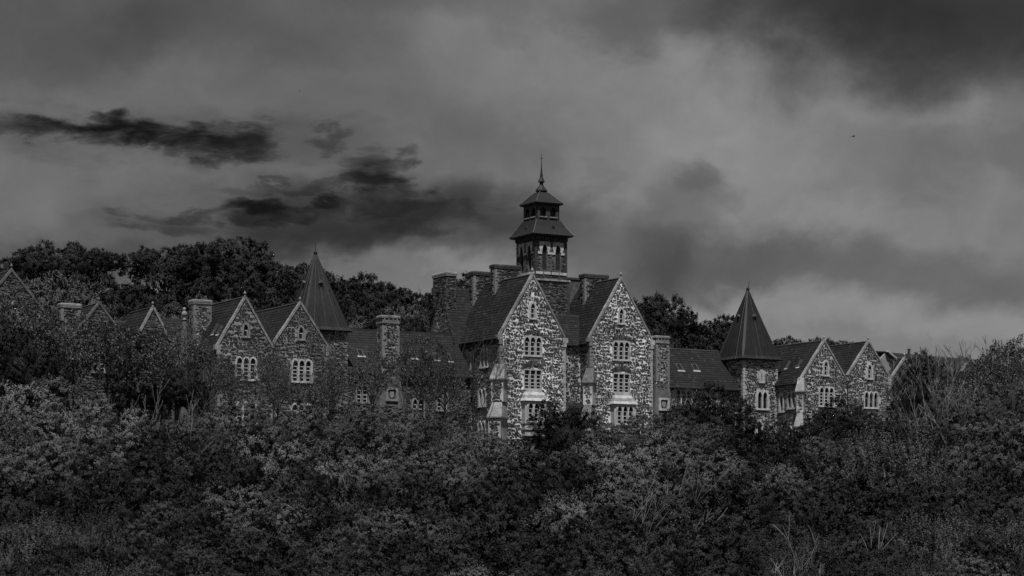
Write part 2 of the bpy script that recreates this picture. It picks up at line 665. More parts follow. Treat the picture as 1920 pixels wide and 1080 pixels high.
def coping(B, d, pts, m='dressed_mid', w=.34, t=.13, back=.35):
    """stones along the gable's rakes: pts = eave left, apex, eave right as (a, z)"""
    for (a0, z0), (a1, z1) in ((pts[0], pts[1]), (pts[2], pts[1])):
        n = 9
        ln = math.hypot(a1 - a0, z1 - z0)
        ux, uz = (a1 - a0) / ln, (z1 - z0) / ln
        nx, nz = (-uz, ux) if a1 > a0 else (uz, -ux)
        for k in range(n):
            s0, s1 = ln * k / n + .01, ln * (k + 1) / n - .01
            mb = MB()
            j = rng.uniform(-.015, .015)
            c = [(a0 + ux * s + nx * q, z0 + uz * s + nz * q) for s, q in ((s0, j - .08), (s1, j - .08), (s1, t + j), (s0, t + j))]
            vs_ = [(x, d - .1, z) for x, z in c] + [(x, d + back, z) for x, z in c]
            f = [(0, 1, 2, 3), (7, 6, 5, 4), (0, 4, 5, 1), (1, 5, 6, 2), (2, 6, 7, 3), (3, 7, 4, 0)]
            if a1 < a0:
                f = [x[::-1] for x in f]
            mb.add(vs_, f)
            B.part('coping_stone', mb, M[m])


def kneeler(B, a, d, z, s, m='dressed'):
    mb = MB()
    x0, x1 = sorted((a - s * .35, a + s * .32))
    mb.box((x0, d - .14, z - .45), (x1, d + .4, z + .1))
    x0, x1 = sorted((a - s * .3, a + s * .12))
    mb.box((x0, d - .12, z - .95), (x1, d + .38, z - .452))
    B.part('kneeler', mb, M[m])


def finial(B, a, d, z, m='dressed_mid', big=1.0):
    mb = MB()
    prof = [(.2, -.3), (.24, 0), (.12, .12), (.1, .25), (.24, .42), (.26, .6), (.14, .78), (.03, .95)]
    mb.rings([[(a + r * big * math.cos(q * math.pi / 3), d + r * big * math.sin(q * math.pi / 3), z + h * big) for q in range(6)] for r, h in prof])
    B.part('finial', mb, M[m])


def gutter(B, p0, p1, name='gutter', r=.11):
    mb = MB()
    mb.tube([p0, p1], [r, r], 6)
    B.part(name, mb, M['iron'])


def downpipe(B, a, d, z0, z1):
    gutter(B, (a, d, z0), (a, d, z1), 'downpipe', .09)


def chimney(B, a0, a1, d0, d1, z0, z1, m='stone_mid', mort='mortar_dark', capm='dressed_dark', q='dressed_mid', frieze=False, flare=0.0):
    """stack > cap, rubble, quoins"""
    st = MB()
    zz = z1 - (.95 if frieze else .6)
    st.box((a0, d0, z0), (a1, d1, zz))
    o = B.part('chimney', st, M[mort])
    s = MB()
    rubble(s, PF(d0), [(a0, z0), (a1, z0), (a1, zz), (a0, zz)], L=(.22, .5))
    rubble(s, PL(a0), [(-d1, z0), (-d0, z0), (-d0, zz), (-d1, zz)], L=(.22, .5))
    so = B.part('rubble_stones', s, M[m], o)
    so['kind'] = 'stuff'
    cp = MB()
    e = .1
    cp.box((a0 - e, d0 - e, zz), (a1 + e, d1 + e, zz + .18))
    if frieze:
        cp.box((a0 - .02, d0 - .02, zz + .182), (a1 + .02, d1 + .02, zz + .62))
        n = max(3, int((a1 - a0) / .45))
        for k in range(n):
            c = a0 + (a1 - a0) * (k + .5) / n
            cp.box((c - .07, d0 - .09, zz + .2), (c + .07, d0 - .022, zz + .6))
        zz += .44
    x0, x1, y0, y1 = a0 - .12, a1 + .12, d0 - .12, d1 + .12
    zt = zz + .182
    cp.rings([[(x0, y0, zt), (x1, y0, zt), (x1, y1, zt), (x0, y1, zt)],
              [(x0, y0, zt + .2), (x1, y0, zt + .2), (x1, y1, zt + .2), (x0, y1, zt + .2)],
              [(x0 + .12, y0 + .12, zt + .3), (x1 - .12, y0 + .12, zt + .3), (x1 - .12, y1 - .12, zt + .3), (x0 + .12, y1 - .12, zt + .3)]])
    B.part('chimney_cap', cp, M[capm], o)
    if q:
        zq = zz - .6 if frieze else zz
        quoins(B, a0, d0, 1, 1, max(z0, zq - 4.5), zq - .1, q)
        quoins(B, a1, d0, -1, 1, max(z0, zq - 4.5), zq - .1, q)
    return o


def voussoirs(B, pl, u, v, r, n=15, span=1.9, stone='stone'):
    """relieving arch of thin stones on edge over a window"""
    mb = MB()
    for k in range(n):
        t = -span / 2 + span * k / (n - 1)
        a = t / r
        h = rng.uniform(.36, .5)
        cu, cv = u + r * math.sin(a), v + r * (math.cos(a) - 1)
        du, dv = math.sin(a), math.cos(a)
        w = span / n * .3
        q = [(cu - dv * w, cv + du * w), (cu + dv * w, cv - du * w), (cu + dv * w + du * h, cv - du * w + dv * h), (cu - dv * w + du * h, cv + du * w + dv * h)]
        mb.add([pl.p(x, y, -.01) for x, y in q] + [pl.p(x, y, .12) for x, y in q],
               [(4, 5, 6, 7), (0, 1, 5, 4), (1, 2, 6, 5), (2, 3, 7, 6), (3, 0, 4, 7)], rng.random() * .5)
    o = B.part('relieving_arch', mb, M[stone])
    o['kind'] = 'stuff'


def arch_hole(u, v, w, h):
    return [(u - w, v), (u + w, v), (u + w, v + h), (u - w, v + h)]


def skylight(B, pl, u, v, w=.55, h=1.0):
    mb = MB()
    slab(mb, pl, [(u - w / 2, v), (u + w / 2, v), (u + w / 2, v + h), (u - w / 2, v + h)],
         [[(u - w / 2 + .1, v + .1), (u + w / 2 - .1, v + .1), (u + w / 2 - .1, v + h - .1), (u - w / 2 + .1, v + h - .1)]], .16, .03)
    o = B.part('skylight', mb, M['lead_pale'])
    g = MB()
    g.face([pl.p(u - w / 2 + .1, v + .1, .12), pl.p(u + w / 2 - .1, v + .1, .12), pl.p(u + w / 2 - .1, v + h - .1, .12), pl.p(u - w / 2 + .1, v + h - .1, .12)])
    B.part('pane', g, M['glass'], o)
    f = MB()
    f.add([pl.p(u - w / 2 - .15, v - .22, .07), pl.p(u + w / 2 + .15, v - .22, .07), pl.p(u + w / 2 + .15, v - .01, .09), pl.p(u - w / 2 - .15, v - .01, .09)], [(0, 1, 2, 3)])
    B.part('flashing', f, M['dressed'], o)


# ================================================================== THE MAIN BLOCK
B = Building('gabled_main_block', 'tallest stone block with twin pointed gables facing front, built round the belvedere tower', 6, 6)
EZ, AZ_ = 12.6, 19.85


def wing_front(B, ac, hw, ez, az_, left_low):
    poly = [(ac - hw, -2), (ac + hw, -2), (ac + hw, ez), (ac, az_), (ac - hw, ez)]
    pl = PF(0)
    hs = [hole_for('lancet', ac, 14.75), hole_for('triple', ac, 10.45), hole_for('triple_rect', ac, 6.6),
          [(ac - 1.5, 1.2), (ac + 1.5, 1.2), (ac + 1.5, 5.2), (ac - 1.5, 5.2)]]
    mb = MB()
    slab(mb, pl, poly, hs[:3], 0, -.45)
    o = B.part('wall', mb, M['mortar'])
    s = MB()
    rubble(s, pl, poly, hs)
    B.part('rubble_stones', s, M['stone'], o)['kind'] = 'stuff'
    window(B, pl, 'lancet', ac, 14.75)
    window(B, pl, 'triple', ac, 10.45)
    window(B, pl, 'triple_rect', ac, 6.6)
    voussoirs(B, pl, ac, 12.98, 3.2, 15, 2.3)
    voussoirs(B, pl, ac, 9.35, 2.4, 17, 2.4)
    # bay window with its stepped stone roof
    bp = PF(-.85)
    bw = MB()
    slab(bw, bp, [(ac - 1.52, 1.2), (ac + 1.52, 1.2), (ac + 1.52, 5.2), (ac - 1.52, 5.2)], [hole_for('triple_bay', ac, 2.85)], 0, -.84)
    bay = B.part('bay', bw, M['dressed'])
    sk = MB()
    sk.box((ac - 1.62, -.98, 1.9), (ac + 1.62, -.02, 2.12))
    sk.box((ac - 1.6, -.95, 2.6), (ac + 1.6, -.02, 2.74))
    B.part('sill_band', sk, M['white'], bay)
    window(B, bp, 'triple_bay', ac, 2.85)
    for k in range(4):
        r = MB()
        z0, z1 = 5.22 + k * .36, 5.22 + (k + 1) * .36 - .012
        e0, e1 = 1.72 - k * .2, 1.72 - (k + .9) * .2
        y0, y1 = -1.08 + k * .25, -1.08 + (k + .9) * .25
        r.rings([[(ac - e0, y0, z0), (ac + e0, y0, z0), (ac + e0, -.03, z0), (ac - e0, -.03, z0)],
                 [(ac - e1 - .03, y1 - .03, z1), (ac + e1 + .03, y1 - .03, z1), (ac + e1 + .03, -.03, z1), (ac - e1 - .03, -.03, z1)]])
        B.part('bay_roof_course', r, M['dressed_mid' if k % 2 else 'dressed'], bay)
    coping(B, 0, [(ac - hw - .05, ez), (ac, az_), (ac + hw + .05, ez)])
    kneeler(B, ac + hw, 0, ez, 1)
    kneeler(B, ac - hw, 0, ez, -1, 'dressed_mid')
    finial(B, ac, .12, az_ + .15, 'dressed_mid', .7)
    quoins(B, ac + hw, 0, -1, 1, -1, ez - 1, 'dressed', .42)
    quoins(B, ac - hw, 0, 1, 1, 8.6, ez - 1, 'dressed_mid', .42)


G1, G2, HW = 0.0, 12.15, 4.38
wing_front(B, G1, HW, EZ, AZ_, True)
wing_front(B, G2, HW, EZ + .3, AZ_ + .25, False)


# corner buttress: diagonal, two stages with sloped pale caps
def buttress(B, a, d, big, capm='dressed_mid'):
    cs, sn = math.cos(R(-45)), math.sin(R(-45))

    def q(x, y, z):           # x across, y outwards
        return (a + x * .707 - y * .707, d - x * .707 - y * .707, z)
    w = .62 * big
    for zlo, ztop, out, outc in ((-2, 5.0, 2.3, 1.15), (5.0, 9.4, 1.15, 0)):
        mb = MB()
        mb.rings([[q(-w, -.5, zlo), q(w, -.5, zlo), q(w, out, zlo), q(-w, out, zlo)], [q(-w, -.5, ztop - 1.9), q(w, -.5, ztop - 1.9), q(w, out, ztop - 1.9), q(-w, out, ztop - 1.9)]])
        o = B.part('buttress', mb, M['mortar_mid'])
        s = MB()
        f = Plane(q(-w, out, 0), Vector(q(w, out, 0)) - Vector(q(-w, out, 0)))
        f.u = -f.u if f.u.cross(f.v).dot(Vector((-.7, -.7, 0))) < 0 else f.u
        f = Plane(q(-w, out, 0) if f.u.dot(Vector(q(w, out, 0)) - Vector(q(-w, out, 0))) > 0 else q(w, out, 0), f.u)
        rubble(s, f, [(.05, zlo), (2 * w - .05, zlo), (2 * w - .05, ztop - 2), (.05, ztop - 2)], gap=.06)
        B.part('rubble_stones', s, M['stone_mid'], o)['kind'] = 'stuff'
        c = MB()
        e = w + .16
        zb = ztop - 1.9
        c.rings([[q(-e, -.4, zb), q(e, -.4, zb), q(e, out + .16, zb), q(-e, out + .16, zb)],
                 [q(-e, -.4, zb + .14), q(e, -.4, zb + .14), q(e, out + .16, zb + .14), q(-e, out + .16, zb + .14)],
                 [q(-w * .8, -.4, ztop), q(w * .8, -.4, ztop), q(w * .8, outc - .05, ztop), q(-w * .8, outc - .05, ztop)]])
        B.part('weathering', c, M[capm], o)


buttress(B, G1 - HW, 0, 1.15)
buttress(B, G2 - HW, 0, .9, 'dressed_dim')

# left flank of the first wing
pl = PL(G1 - HW)
poly = [(-9.6, -2), (-.0, -2), (-.0, EZ - .2), (-9.6, EZ - .2)]
side_w = [('pair_side', -7.7, 9.1), ('pair_side', -3.6, 9.2), ('pair_side', -7.9, 4.6), ('pair_side', -4.1, 4.7), ('pair_side', -4.2, .9), ('pair_side', -7.2, .4)]
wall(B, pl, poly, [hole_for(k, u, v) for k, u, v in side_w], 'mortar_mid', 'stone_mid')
for k, u, v in side_w:
    window(B, pl, k, u, v)
bd = MB()
slab(bd, PL(G1 - HW), arch(-8.55, -7.15, 4.75, 6.2, 6.75), (), .12, .08)
B.part('window_board', bd, M['white'])
gutter(B, (G1 - HW - .42, -.1, EZ - .32), (G1 - HW - .42, 9.5, EZ - .32), r=.15)
downpipe(B, G1 - HW - .2, 9.3, 2, EZ - .3)
downpipe(B, G1 - HW - .2, 5.9, -1, EZ - .3)
# left flank of the second wing and the recess between the wings
pl = PL(G2 - HW)
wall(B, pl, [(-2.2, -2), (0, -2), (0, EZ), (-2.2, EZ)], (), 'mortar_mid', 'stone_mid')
pl = PF(2.1)
rw = [('small_point', 5.55, 10.1), ('small_point', 5.7, 6.7), ('small_point', 5.6, 2.9)]
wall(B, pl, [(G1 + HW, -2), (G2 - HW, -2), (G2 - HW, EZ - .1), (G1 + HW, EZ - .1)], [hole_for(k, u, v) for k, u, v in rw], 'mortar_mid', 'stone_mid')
for k, u, v in rw:
    window(B, pl, k, u, v)
roof_slope(B, (1.9, 1.75, EZ - .35), (10.2, 1.75, EZ - .35), (10.2, 5.46, 16.1), (1.9, 5.46, 16.1))
gutter(B, (G1 + HW + .1, 1.75, EZ - .5), (G2 - HW - .1, 1.75, EZ - .5), r=.16)
# lean-to at the foot of the recess
roof_slope(B, (G1 + HW + .1, -1.2, 2.9), (G2 - HW - .1, -1.2, 2.9), (G2 - HW - .1, 1.95, 5.4), (G1 + HW + .1, 1.95, 5.4), 'porch_roof')
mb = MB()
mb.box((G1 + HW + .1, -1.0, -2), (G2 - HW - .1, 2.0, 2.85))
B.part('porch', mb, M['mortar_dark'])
# wing roofs
for ac, e in ((G1, 0), (G2, .3)):
    hl = HW + .45
    zb = EZ + e - .45 / HW * 7.2 + .04
    roof_slope(B, (ac - hl, 11.5, zb), (ac - hl, .34, zb), (ac, .34, AZ_ + e), (ac, 11.5, AZ_ + e))
    roof_slope(B, (ac + hl, .34, zb), (ac + hl, 11.5, zb), (ac, 11.5, AZ_ + e), (ac, .34, AZ_ + e))
    rt = MB()
    rt.tube([(ac, .4, AZ_ + e + .02), (ac, 11.5, AZ_ + e + .02)], [.13, .13], 6)
    B.part('ridge_tiles', rt, M['dressed_dark'])
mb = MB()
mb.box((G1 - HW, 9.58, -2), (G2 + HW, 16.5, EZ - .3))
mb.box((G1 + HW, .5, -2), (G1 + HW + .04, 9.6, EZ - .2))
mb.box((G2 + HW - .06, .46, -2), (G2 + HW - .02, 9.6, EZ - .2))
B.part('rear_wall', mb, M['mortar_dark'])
# cross range with its end gable and stack
EA, RD, RZ = -5.2, 12.8, 19.15
wall(B, PL(EA), [(-16.4, 0), (-9.2, 0), (-9.2, 12.5), (-RD, RZ), (-16.4, 12.5)], (), 'mortar_mid', 'stone_mid')
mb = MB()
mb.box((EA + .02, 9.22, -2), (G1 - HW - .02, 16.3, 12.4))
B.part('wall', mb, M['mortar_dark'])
EB = 17.4
roof_slope(B, (EA - .12, 8.85, 12.0), (EB, 8.85, 12.0), (EB, RD, RZ + .05), (EA - .12, RD, RZ + .05))
roof_slope(B, (EB, 16.7, 12.0), (EA - .12, 16.7, 12.0), (EA - .12, RD, RZ + .05), (EB, RD, RZ + .05))
for y in (9.0,):
    fl = MB()
    fl.tube([(G1 - HW + .2, 9.3, 12.9), (-.35, RD - .5, 19.0)], [.09, .09], 5)
    B.part('valley_flashing', fl, M['lead_pale'])
fl = MB()
fl.tube([(G2 - 2.05, 5.45, 16.15), (G2 - 4.4, 2.0, 12.55)], [.07, .07], 5)
B.part('valley_flashing', fl, M['lead_pale'])
mb = MB()
mb.box((8.6, 9.2, 15), (14, 12, 20.85))
B.part('parapet', mb, M['mortar_dark'])
mb = MB()
mb.box((8.5, 9.1, 20.852), (14.1, 12.1, 21.1))
B.part('parapet_coping', mb, M['dressed_dark'])
# chimney stacks of the main block
chimney(B, EA - .03, EA + 1.3, 11.3, 14.7, 16.5, 21.2, 'stone_mid', 'mortar_dark', 'dressed_mid', None)
chimney(B, -1.05, 2.45, 7.0, 8.1, 15.0, 21.9, 'stone_dark', 'mortar_dark', 'dressed_dark')
chimney(B, -1.6, 1.7, 11.2, 12.3, 15.0, 21.5, 'stone_dark', 'mortar_dark', 'dressed_dark')
chimney(B, 10.55, 13.85, 5.6, 6.7, 15.0, 21.35, 'stone_dark', 'mortar_dark', 'dressed_dark')
for a0, d0, zt, ae, ze in ((-.6, 6.9, 18.9, -2.3, 16.0), (10.9, 5.5, 18.0, 9.5, 15.7)):
    fl = MB()
    fl.tube([(a0 + .4, d0, zt + .6), (ae + .3, d0, ze + .35)], [.06, .06], 5)
    B.part('valley_flashing', fl, M['lead_pale'])

# ================================================================== THE BELVEDERE TOWER
T = Building('belvedere_tower', 'dark square tower with arched lantern stage and tall spiked finial rising between the twin gables', 5.76, 7.72, 'tower')
TA0, TA1, TD0, TD1 = 3.56, 7.96, 5.52, 9.92
tc_a, tc_d = 5.76, 7.72
for plx, u0, u1 in ((PF(TD0), TA0, TA1), (PL(TA0), -TD1, -TD0), (PR(TA1), TD0, TD1)):
    w_ = u1 - u0
    hs = []
    for k in (.3, .72):
        c = u0 + w_ * k
        hs.append(arch(c - .32, c + .32, 21.3, 23.7, 24.3))
    mb = MB()
    slab(mb, plx, [(u0, 20.2), (u1, 20.2), (u1, 25.3), (u0, 25.3)], hs, 0, -.3)
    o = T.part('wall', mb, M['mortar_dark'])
    s = MB()
    rubble(s, plx, [(u0, 20.2), (u1, 20.2), (u1, 25.2), (u0, 25.2)], [scaled(h, 1.25) for h in hs], L=(.25, .5), gap=.05)
    T.part('rubble_stones', s, M['stone_dark'], o)['kind'] = 'stuff'
    for k in (.3, .72):
        c = u0 + w_ * k
        bl = MB()
        slab(bl, plx, [(c - .5, 21.2), (c + .5, 21.2), (c + .5, 24.5), (c - .5, 24.5)], (), -.2, -.28)
        T.part('louvre', bl, M['iron'])
        # pale arch head built of voussoirs, five wedges a side
        inner, outer = arch(c - .42, c + .42, 23.1, 23.6, 24.35, 4), None
        for sgn in (-1, 1):
            pts = [(c + sgn * .32, 23.45), (c + sgn * .34, 23.7), (c + sgn * .28, 23.95), (c + sgn * .14, 24.15), (c, 24.3)]
            outp = [(c + sgn * .62, 23.45), (c + sgn * .74, 23.75), (c + sgn * .76, 24.2), (c + sgn * .74, 24.62), (c, 24.64)]
            for i in range(4):
                v = MB()
                q = [pts[i], outp[i], outp[i + 1], pts[i + 1]]
                if sgn < 0:
                    q = q[::-1]
                slab(v, plx, scaled(q, .96), (), .09, -.02)
                T.part('voussoir', v, M['dressed'])
            im = MB()
            x0, x1 = sorted((c + sgn * .4, c + sgn * .92))
            slab(im, plx, [(x0, 23.14), (x1, 23.14), (x1, 23.43), (x0, 23.43)], (), .1, -.02)
            T.part('impost', im, M['dressed'])
    n = 11
    for k in range(n):
        c = u0 + w_ * (k + .5) / n
        cb = MB()
        slab(cb, plx, [(c - .1, 24.82), (c + .1, 24.82), (c + .14, 25.2), (c - .14, 25.2)], (), .22, -.01)
        T.part('corbel', cb, M['dressed_dark'])
    for k in range(4):
        c0, c1 = u0 + w_ * (k + .08) / 4, u0 + w_ * (k + .95) / 4
        cb = MB()
        slab(cb, plx, [(c0, 20.75), (c1, 20.75), (c1, 21.05), (c0, 21.05)], (), .1, -.01)
        T.part('band_stone', cb, M['dressed'])
    pil = MB()
    slab(pil, plx, [(u0 + w_ * .5 - .16, 21.1), (u0 + w_ * .5 + .16, 21.1), (u0 + w_ * .5 + .16, 24.7), (u0 + w_ * .5 - .16, 24.7)], (), .06, -.01)
    T.part('pilaster', pil, M['stone_dark'])
mb = MB()
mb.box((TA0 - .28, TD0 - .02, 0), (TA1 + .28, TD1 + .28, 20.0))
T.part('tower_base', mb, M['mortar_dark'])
s = MB()
rubble(s, PF(TD0 - .02), [(TA0 - .28, 15), (TA1 + .28, 15), (TA1 + .28, 19.9), (TA0 - .28, 19.9)], gap=.05)
rubble(s, PL(TA0 - .28), [(-TD1, 15), (-TD0, 15), (-TD0, 19.9), (-TD1, 19.9)], gap=.05)
T.part('rubble_stones', s, M['stone_dark'])['kind'] = 'stuff'
mb = MB()
mb.box((TA0 - .42, TD0 - .18, 20.0), (TA1 + .42, TD1 + .42, 20.22))
T.part('string_course', mb, M['dressed_mid'])
mb = MB()
mb.box((TA1 + .02, TD0 - .1, 15.5), (TA1 + .4, TD0 + .5, 19.98))
T.part('buttress', mb, M['dressed_dark'])
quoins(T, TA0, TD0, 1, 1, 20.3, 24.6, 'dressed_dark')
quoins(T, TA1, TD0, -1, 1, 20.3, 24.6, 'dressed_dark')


def sq(h, z, c=0.0):
    """octagon-ready square ring: half-width h, chamfer c"""
    a, d = tc_a, tc_d
    return [(a - h + c, d - h, z), (a + h - c, d - h, z), (a + h, d - h + c, z), (a + h, d + h - c, z), (a + h - c, d + h, z), (a - h + c, d + h, z), (a - h, d + h - c, z), (a - h, d - h + c, z)]


mb = MB()
mb.rings([sq(2.3, 25.2, .02), sq(2.78, 25.34, .02), sq(2.78, 25.46, .02)])
T.part('eaves', mb, M['iron'])
mb = MB()
mb.rings([sq(2.88, 25.462, .03), sq(2.55, 25.8, .03), sq(2.1, 26.5, .03), sq(1.72, 27.3, .03)])
T.part('lower_roof', mb, M['lead'])
for sx, sy in ((-1, -1), (1, -1), (-1, 1), (1, 1)):
    hp = MB()
    hp.tube([(tc_a + sx * h, tc_d + sy * h, z) for h, z in ((2.86, 25.5), (2.55, 25.83), (2.1, 26.53), (1.7, 27.33))], [.06] * 4, 5)
    T.part('hip_roll', hp, M['lead_pale'])
for plx, u in ((PF(TD0), tc_a + .3), (PL(TA0), -tc_d + .2)):
    lu = MB()
    slab(lu, plx, [(u - .28, 25.9), (u + .28, 25.9), (u + .2, 26.4), (u, 26.62), (u - .2, 26.4)], [[(u - .14, 26.0), (u + .14, 26.0), (u + .1, 26.35), (u - .1, 26.35)]], .1, -.6)
    T.part('lucarne', lu, M['lead'])
LH = 1.56
for plx, u0, sp in ((PF(tc_d - LH), tc_a, 1), (PL(tc_a - LH), -tc_d, 1), (PR(tc_a + LH), tc_d, 1), (PB(tc_d + LH), -tc_a, 1)):
    hs = [arch(u0 + c - .42, u0 + c + .42, 27.75, 28.35, 28.85) for c in (-.7, .7)]
    mb = MB()
    slab(mb, plx, [(u0 - LH, 27.2), (u0 + LH, 27.2), (u0 + LH, 29.2), (u0 - LH, 29.2)], hs, 0, -.2)
    T.part('lantern_wall', mb, M['dressed_dark'])
    for c in (-.7, .7):
        sl = MB()
        slab(sl, plx, [(u0 + c - .55, 27.6), (u0 + c + .55, 27.6), (u0 + c + .55, 27.74), (u0 + c - .55, 27.74)], (), .12, -.1)
        T.part('lantern_sill', sl, M['dressed_mid'])
mb = MB()
mb.box((tc_a - 1.2, tc_d - 1.2, 27.2), (tc_a + 1.2, tc_d + 1.2, 29.1))
T.part('lantern_core', mb, M['iron'])
mb = MB()
mb.rings([sq(1.6, 29.12, .03), sq(1.92, 29.24, .03), sq(1.92, 29.36, .03)])
T.part('lantern_eaves', mb, M['iron'])
mb = MB()
mb.rings([sq(1.97, 29.362, .04), sq(1.55, 29.75, .04), sq(1.0, 30.35, .04), sq(.55, 30.8, .04)])
T.part('lantern_roof', mb, M['lead'])
for sx, sy in ((-1, -1), (1, -1), (-1, 1), (1, 1)):
    hp = MB()
    hp.tube([(tc_a + sx * h, tc_d + sy * h, z) for h, z in ((1.95, 29.4), (1.54, 29.78), (1.0, 30.38), (.55, 30.83))], [.05] * 4, 5)
    T.part('hip_roll', hp, M['lead_pale'])
mb = MB()
prof = [(.5, 30.75), (.72, 30.95), (.7, 31.1), (.38, 31.5), (.22, 31.75), (.2, 31.95), (.42, 32.1), (.36, 32.25), (.2, 32.6), (.12, 33.2), (.06, 33.9), (.05, 34.3)]
mb.rings([[(tc_a + r * math.cos(q * math.pi / 4 + .39), tc_d + r * math.sin(q * math.pi / 4 + .39), z) for q in range(8)] for r, z in prof])
T.part('finial', mb, M['lead'])
mb = MB()
mb.tube([(tc_a, tc_d, 34.2), (tc_a, tc_d, 35.4)], [.04, .03], 5)
mb.tube([(tc_a - .16, tc_d, 34.9), (tc_a + .16, tc_d, 34.9)], [.04, .04], 5)
T.part('weather_rod', mb, M['iron'])


# ================================================================== THE TWO SPIRE TOWERS
def spire_tower(name, label, a0, d0, s, ez, top, mort, stone, dress, lean, wins):
    S = Building(name, label, a0 + s / 2, d0 + s / 2, 'tower')
    ca, cd = a0 + s / 2, d0 + s / 2
    for plx, u0, u1, key in ((PF(d0), a0, a0 + s, 'F'), (PL(a0), -d0 - s, -d0, 'L'), (PR(a0 + s), d0, d0 + s, 'R'), (PB(d0 + s), -a0 - s, -a0, 'B')):
        ws = [(k, u0 + s * f, v) for w, k, f, v in wins if w == key]
        poly_ = [(u0, -2), (u1, -2), (u1, ez), (u0, ez)]
        if key in 'FL':
            wall(S, plx, poly_, [hole_for(k, u, v) for k, u, v in ws], mort, stone, .3)
        else:
            mb = MB()
            slab(mb, plx, poly_, (), 0, -.3)
            S.part('wall', mb, M[mort])
        for k, u, v in ws:
            window(S, plx, k, u, v)
    quoins(S, a0, d0, 1, 1, 0, ez - .2, dress, .45)
    quoins(S, a0 + s, d0, -1, 1, 0, ez - .2, dress, .45)
    quoins(S, a0, d0 + s, 1, -1, 0, ez - .2, dress, .45)

    def ring(h, z, c):
        return [(ca - h + c, cd - h, z), (ca + h - c, cd - h, z), (ca + h, cd - h + c, z), (ca + h, cd + h - c, z), (ca + h - c, cd + h, z), (ca - h + c, cd + h, z), (ca - h, cd + h - c, z), (ca - h, cd - h + c, z)]
    h = s / 2
    mb = MB()
    mb.rings([ring(h + .1, ez, .02), ring(h + .48, ez + .06, .02), ring(h + .48, ez + .17, .02)])
    S.part('eaves', mb, M['iron'])
    H = top - ez
    R_ = [(h + .55, ez + .172, .04), (h + .24, ez + .55, .16), (h * .95, ez + H * .2, .26), (h * .55, ez + H * .55, .22), (.2, top - .25, .1), (.16, top, .08)]
    mb = MB()
    mb.rings([ring(*r) for r in R_])
    sp = S.part('spire_roof', mb, M['lead'])
    # lead rolls running up each face
    for q in range(4):
        for k in range(-3, 4):
            if rng.random() < .12:
                continue
            pts = []
            for hh, z, c in R_[:-1]:
                f = k / 3.6
                x, y = f * (hh - c), -hh
                for _ in range(q):
                    x, y = -y, x
                pts.append((ca + x, cd + y, z))
            keep = len(pts) if abs(k) % 2 == 0 else rng.choice((3, 4))
            mb = MB()
            mb.tube(pts[:keep], [.035] * keep, 4)
            S.part('lead_roll', mb, M['lead_pale' if rng.random() < .24 else 'lead'], sp)
    for plx, u in ((PF(d0), ca), (PL(a0), -cd)):
        hh = h * .47
        z = ez + H * .62
        dn = -(h - hh)
        mb = MB()
        slab(mb, plx, [(u - .3, z - .9), (u + .3, z - .9), (u + .22, z - .1), (u, z + .15), (u - .22, z - .1)], [[(u - .16, z - .8), (u + .16, z - .8), (u + .1, z - .2), (u - .1, z - .2)]], dn + .28, dn - .5)
        o = S.part('vent', mb, M['lead'])
        hd = MB()
        slab(hd, plx, [(u - .3, z - .1), (u + .28, z - .02), (u + .02, z + .28), (u - .1, z + .24)], (), dn + .36, dn + .1)
        S.part('vent_hood', hd, M['lead_pale'], o)
    mb = MB()
    mb.rings([[(ca + r * math.cos(q * math.pi / 3), cd + r * math.sin(q * math.pi / 3), top + z) for q in range(6)] for r, z in ((.2, -.05), (.26, .05), (.2, .18), (.08, .24))])
    S.part('spire_cap', mb, M['lead'])
    mb = MB()
    mb.tube([(ca, cd, top + .1), (ca + lean * .5, cd, top + .7), (ca + lean, cd, top + 1.2)], [.05, .035, .02], 5)
    S.part('weather_rod', mb, M['iron'])
    return S


spire_tower('spire_tower', 'dark pyramid spire tower at left, half hidden by gables and twigs', -26.6, 5.0, 5.3, 12.55, 21.6,
            'mortar_wing', 'stone_dark', 'dressed_mid', 0.0, [('F', 'lancet_small', .3, 9.6)])
spire_tower('spire_tower', 'pale stone tower at right with tall dark pyramid spire and bent rod', 33.55, 5.0, 5.3, 11.75, 20.95,
            'mortar_mid', 'stone_mid', 'dressed', .35,
            [('F', 'slit', .53, 9.0), ('F', 'pair', .56, 5.6), ('F', 'single_white', .47, 1.9), ('L', 'slit', .42, 9.2), ('L', 'pair_side', .42, 5.2), ('L', 'single_white', .4, 1.5)])


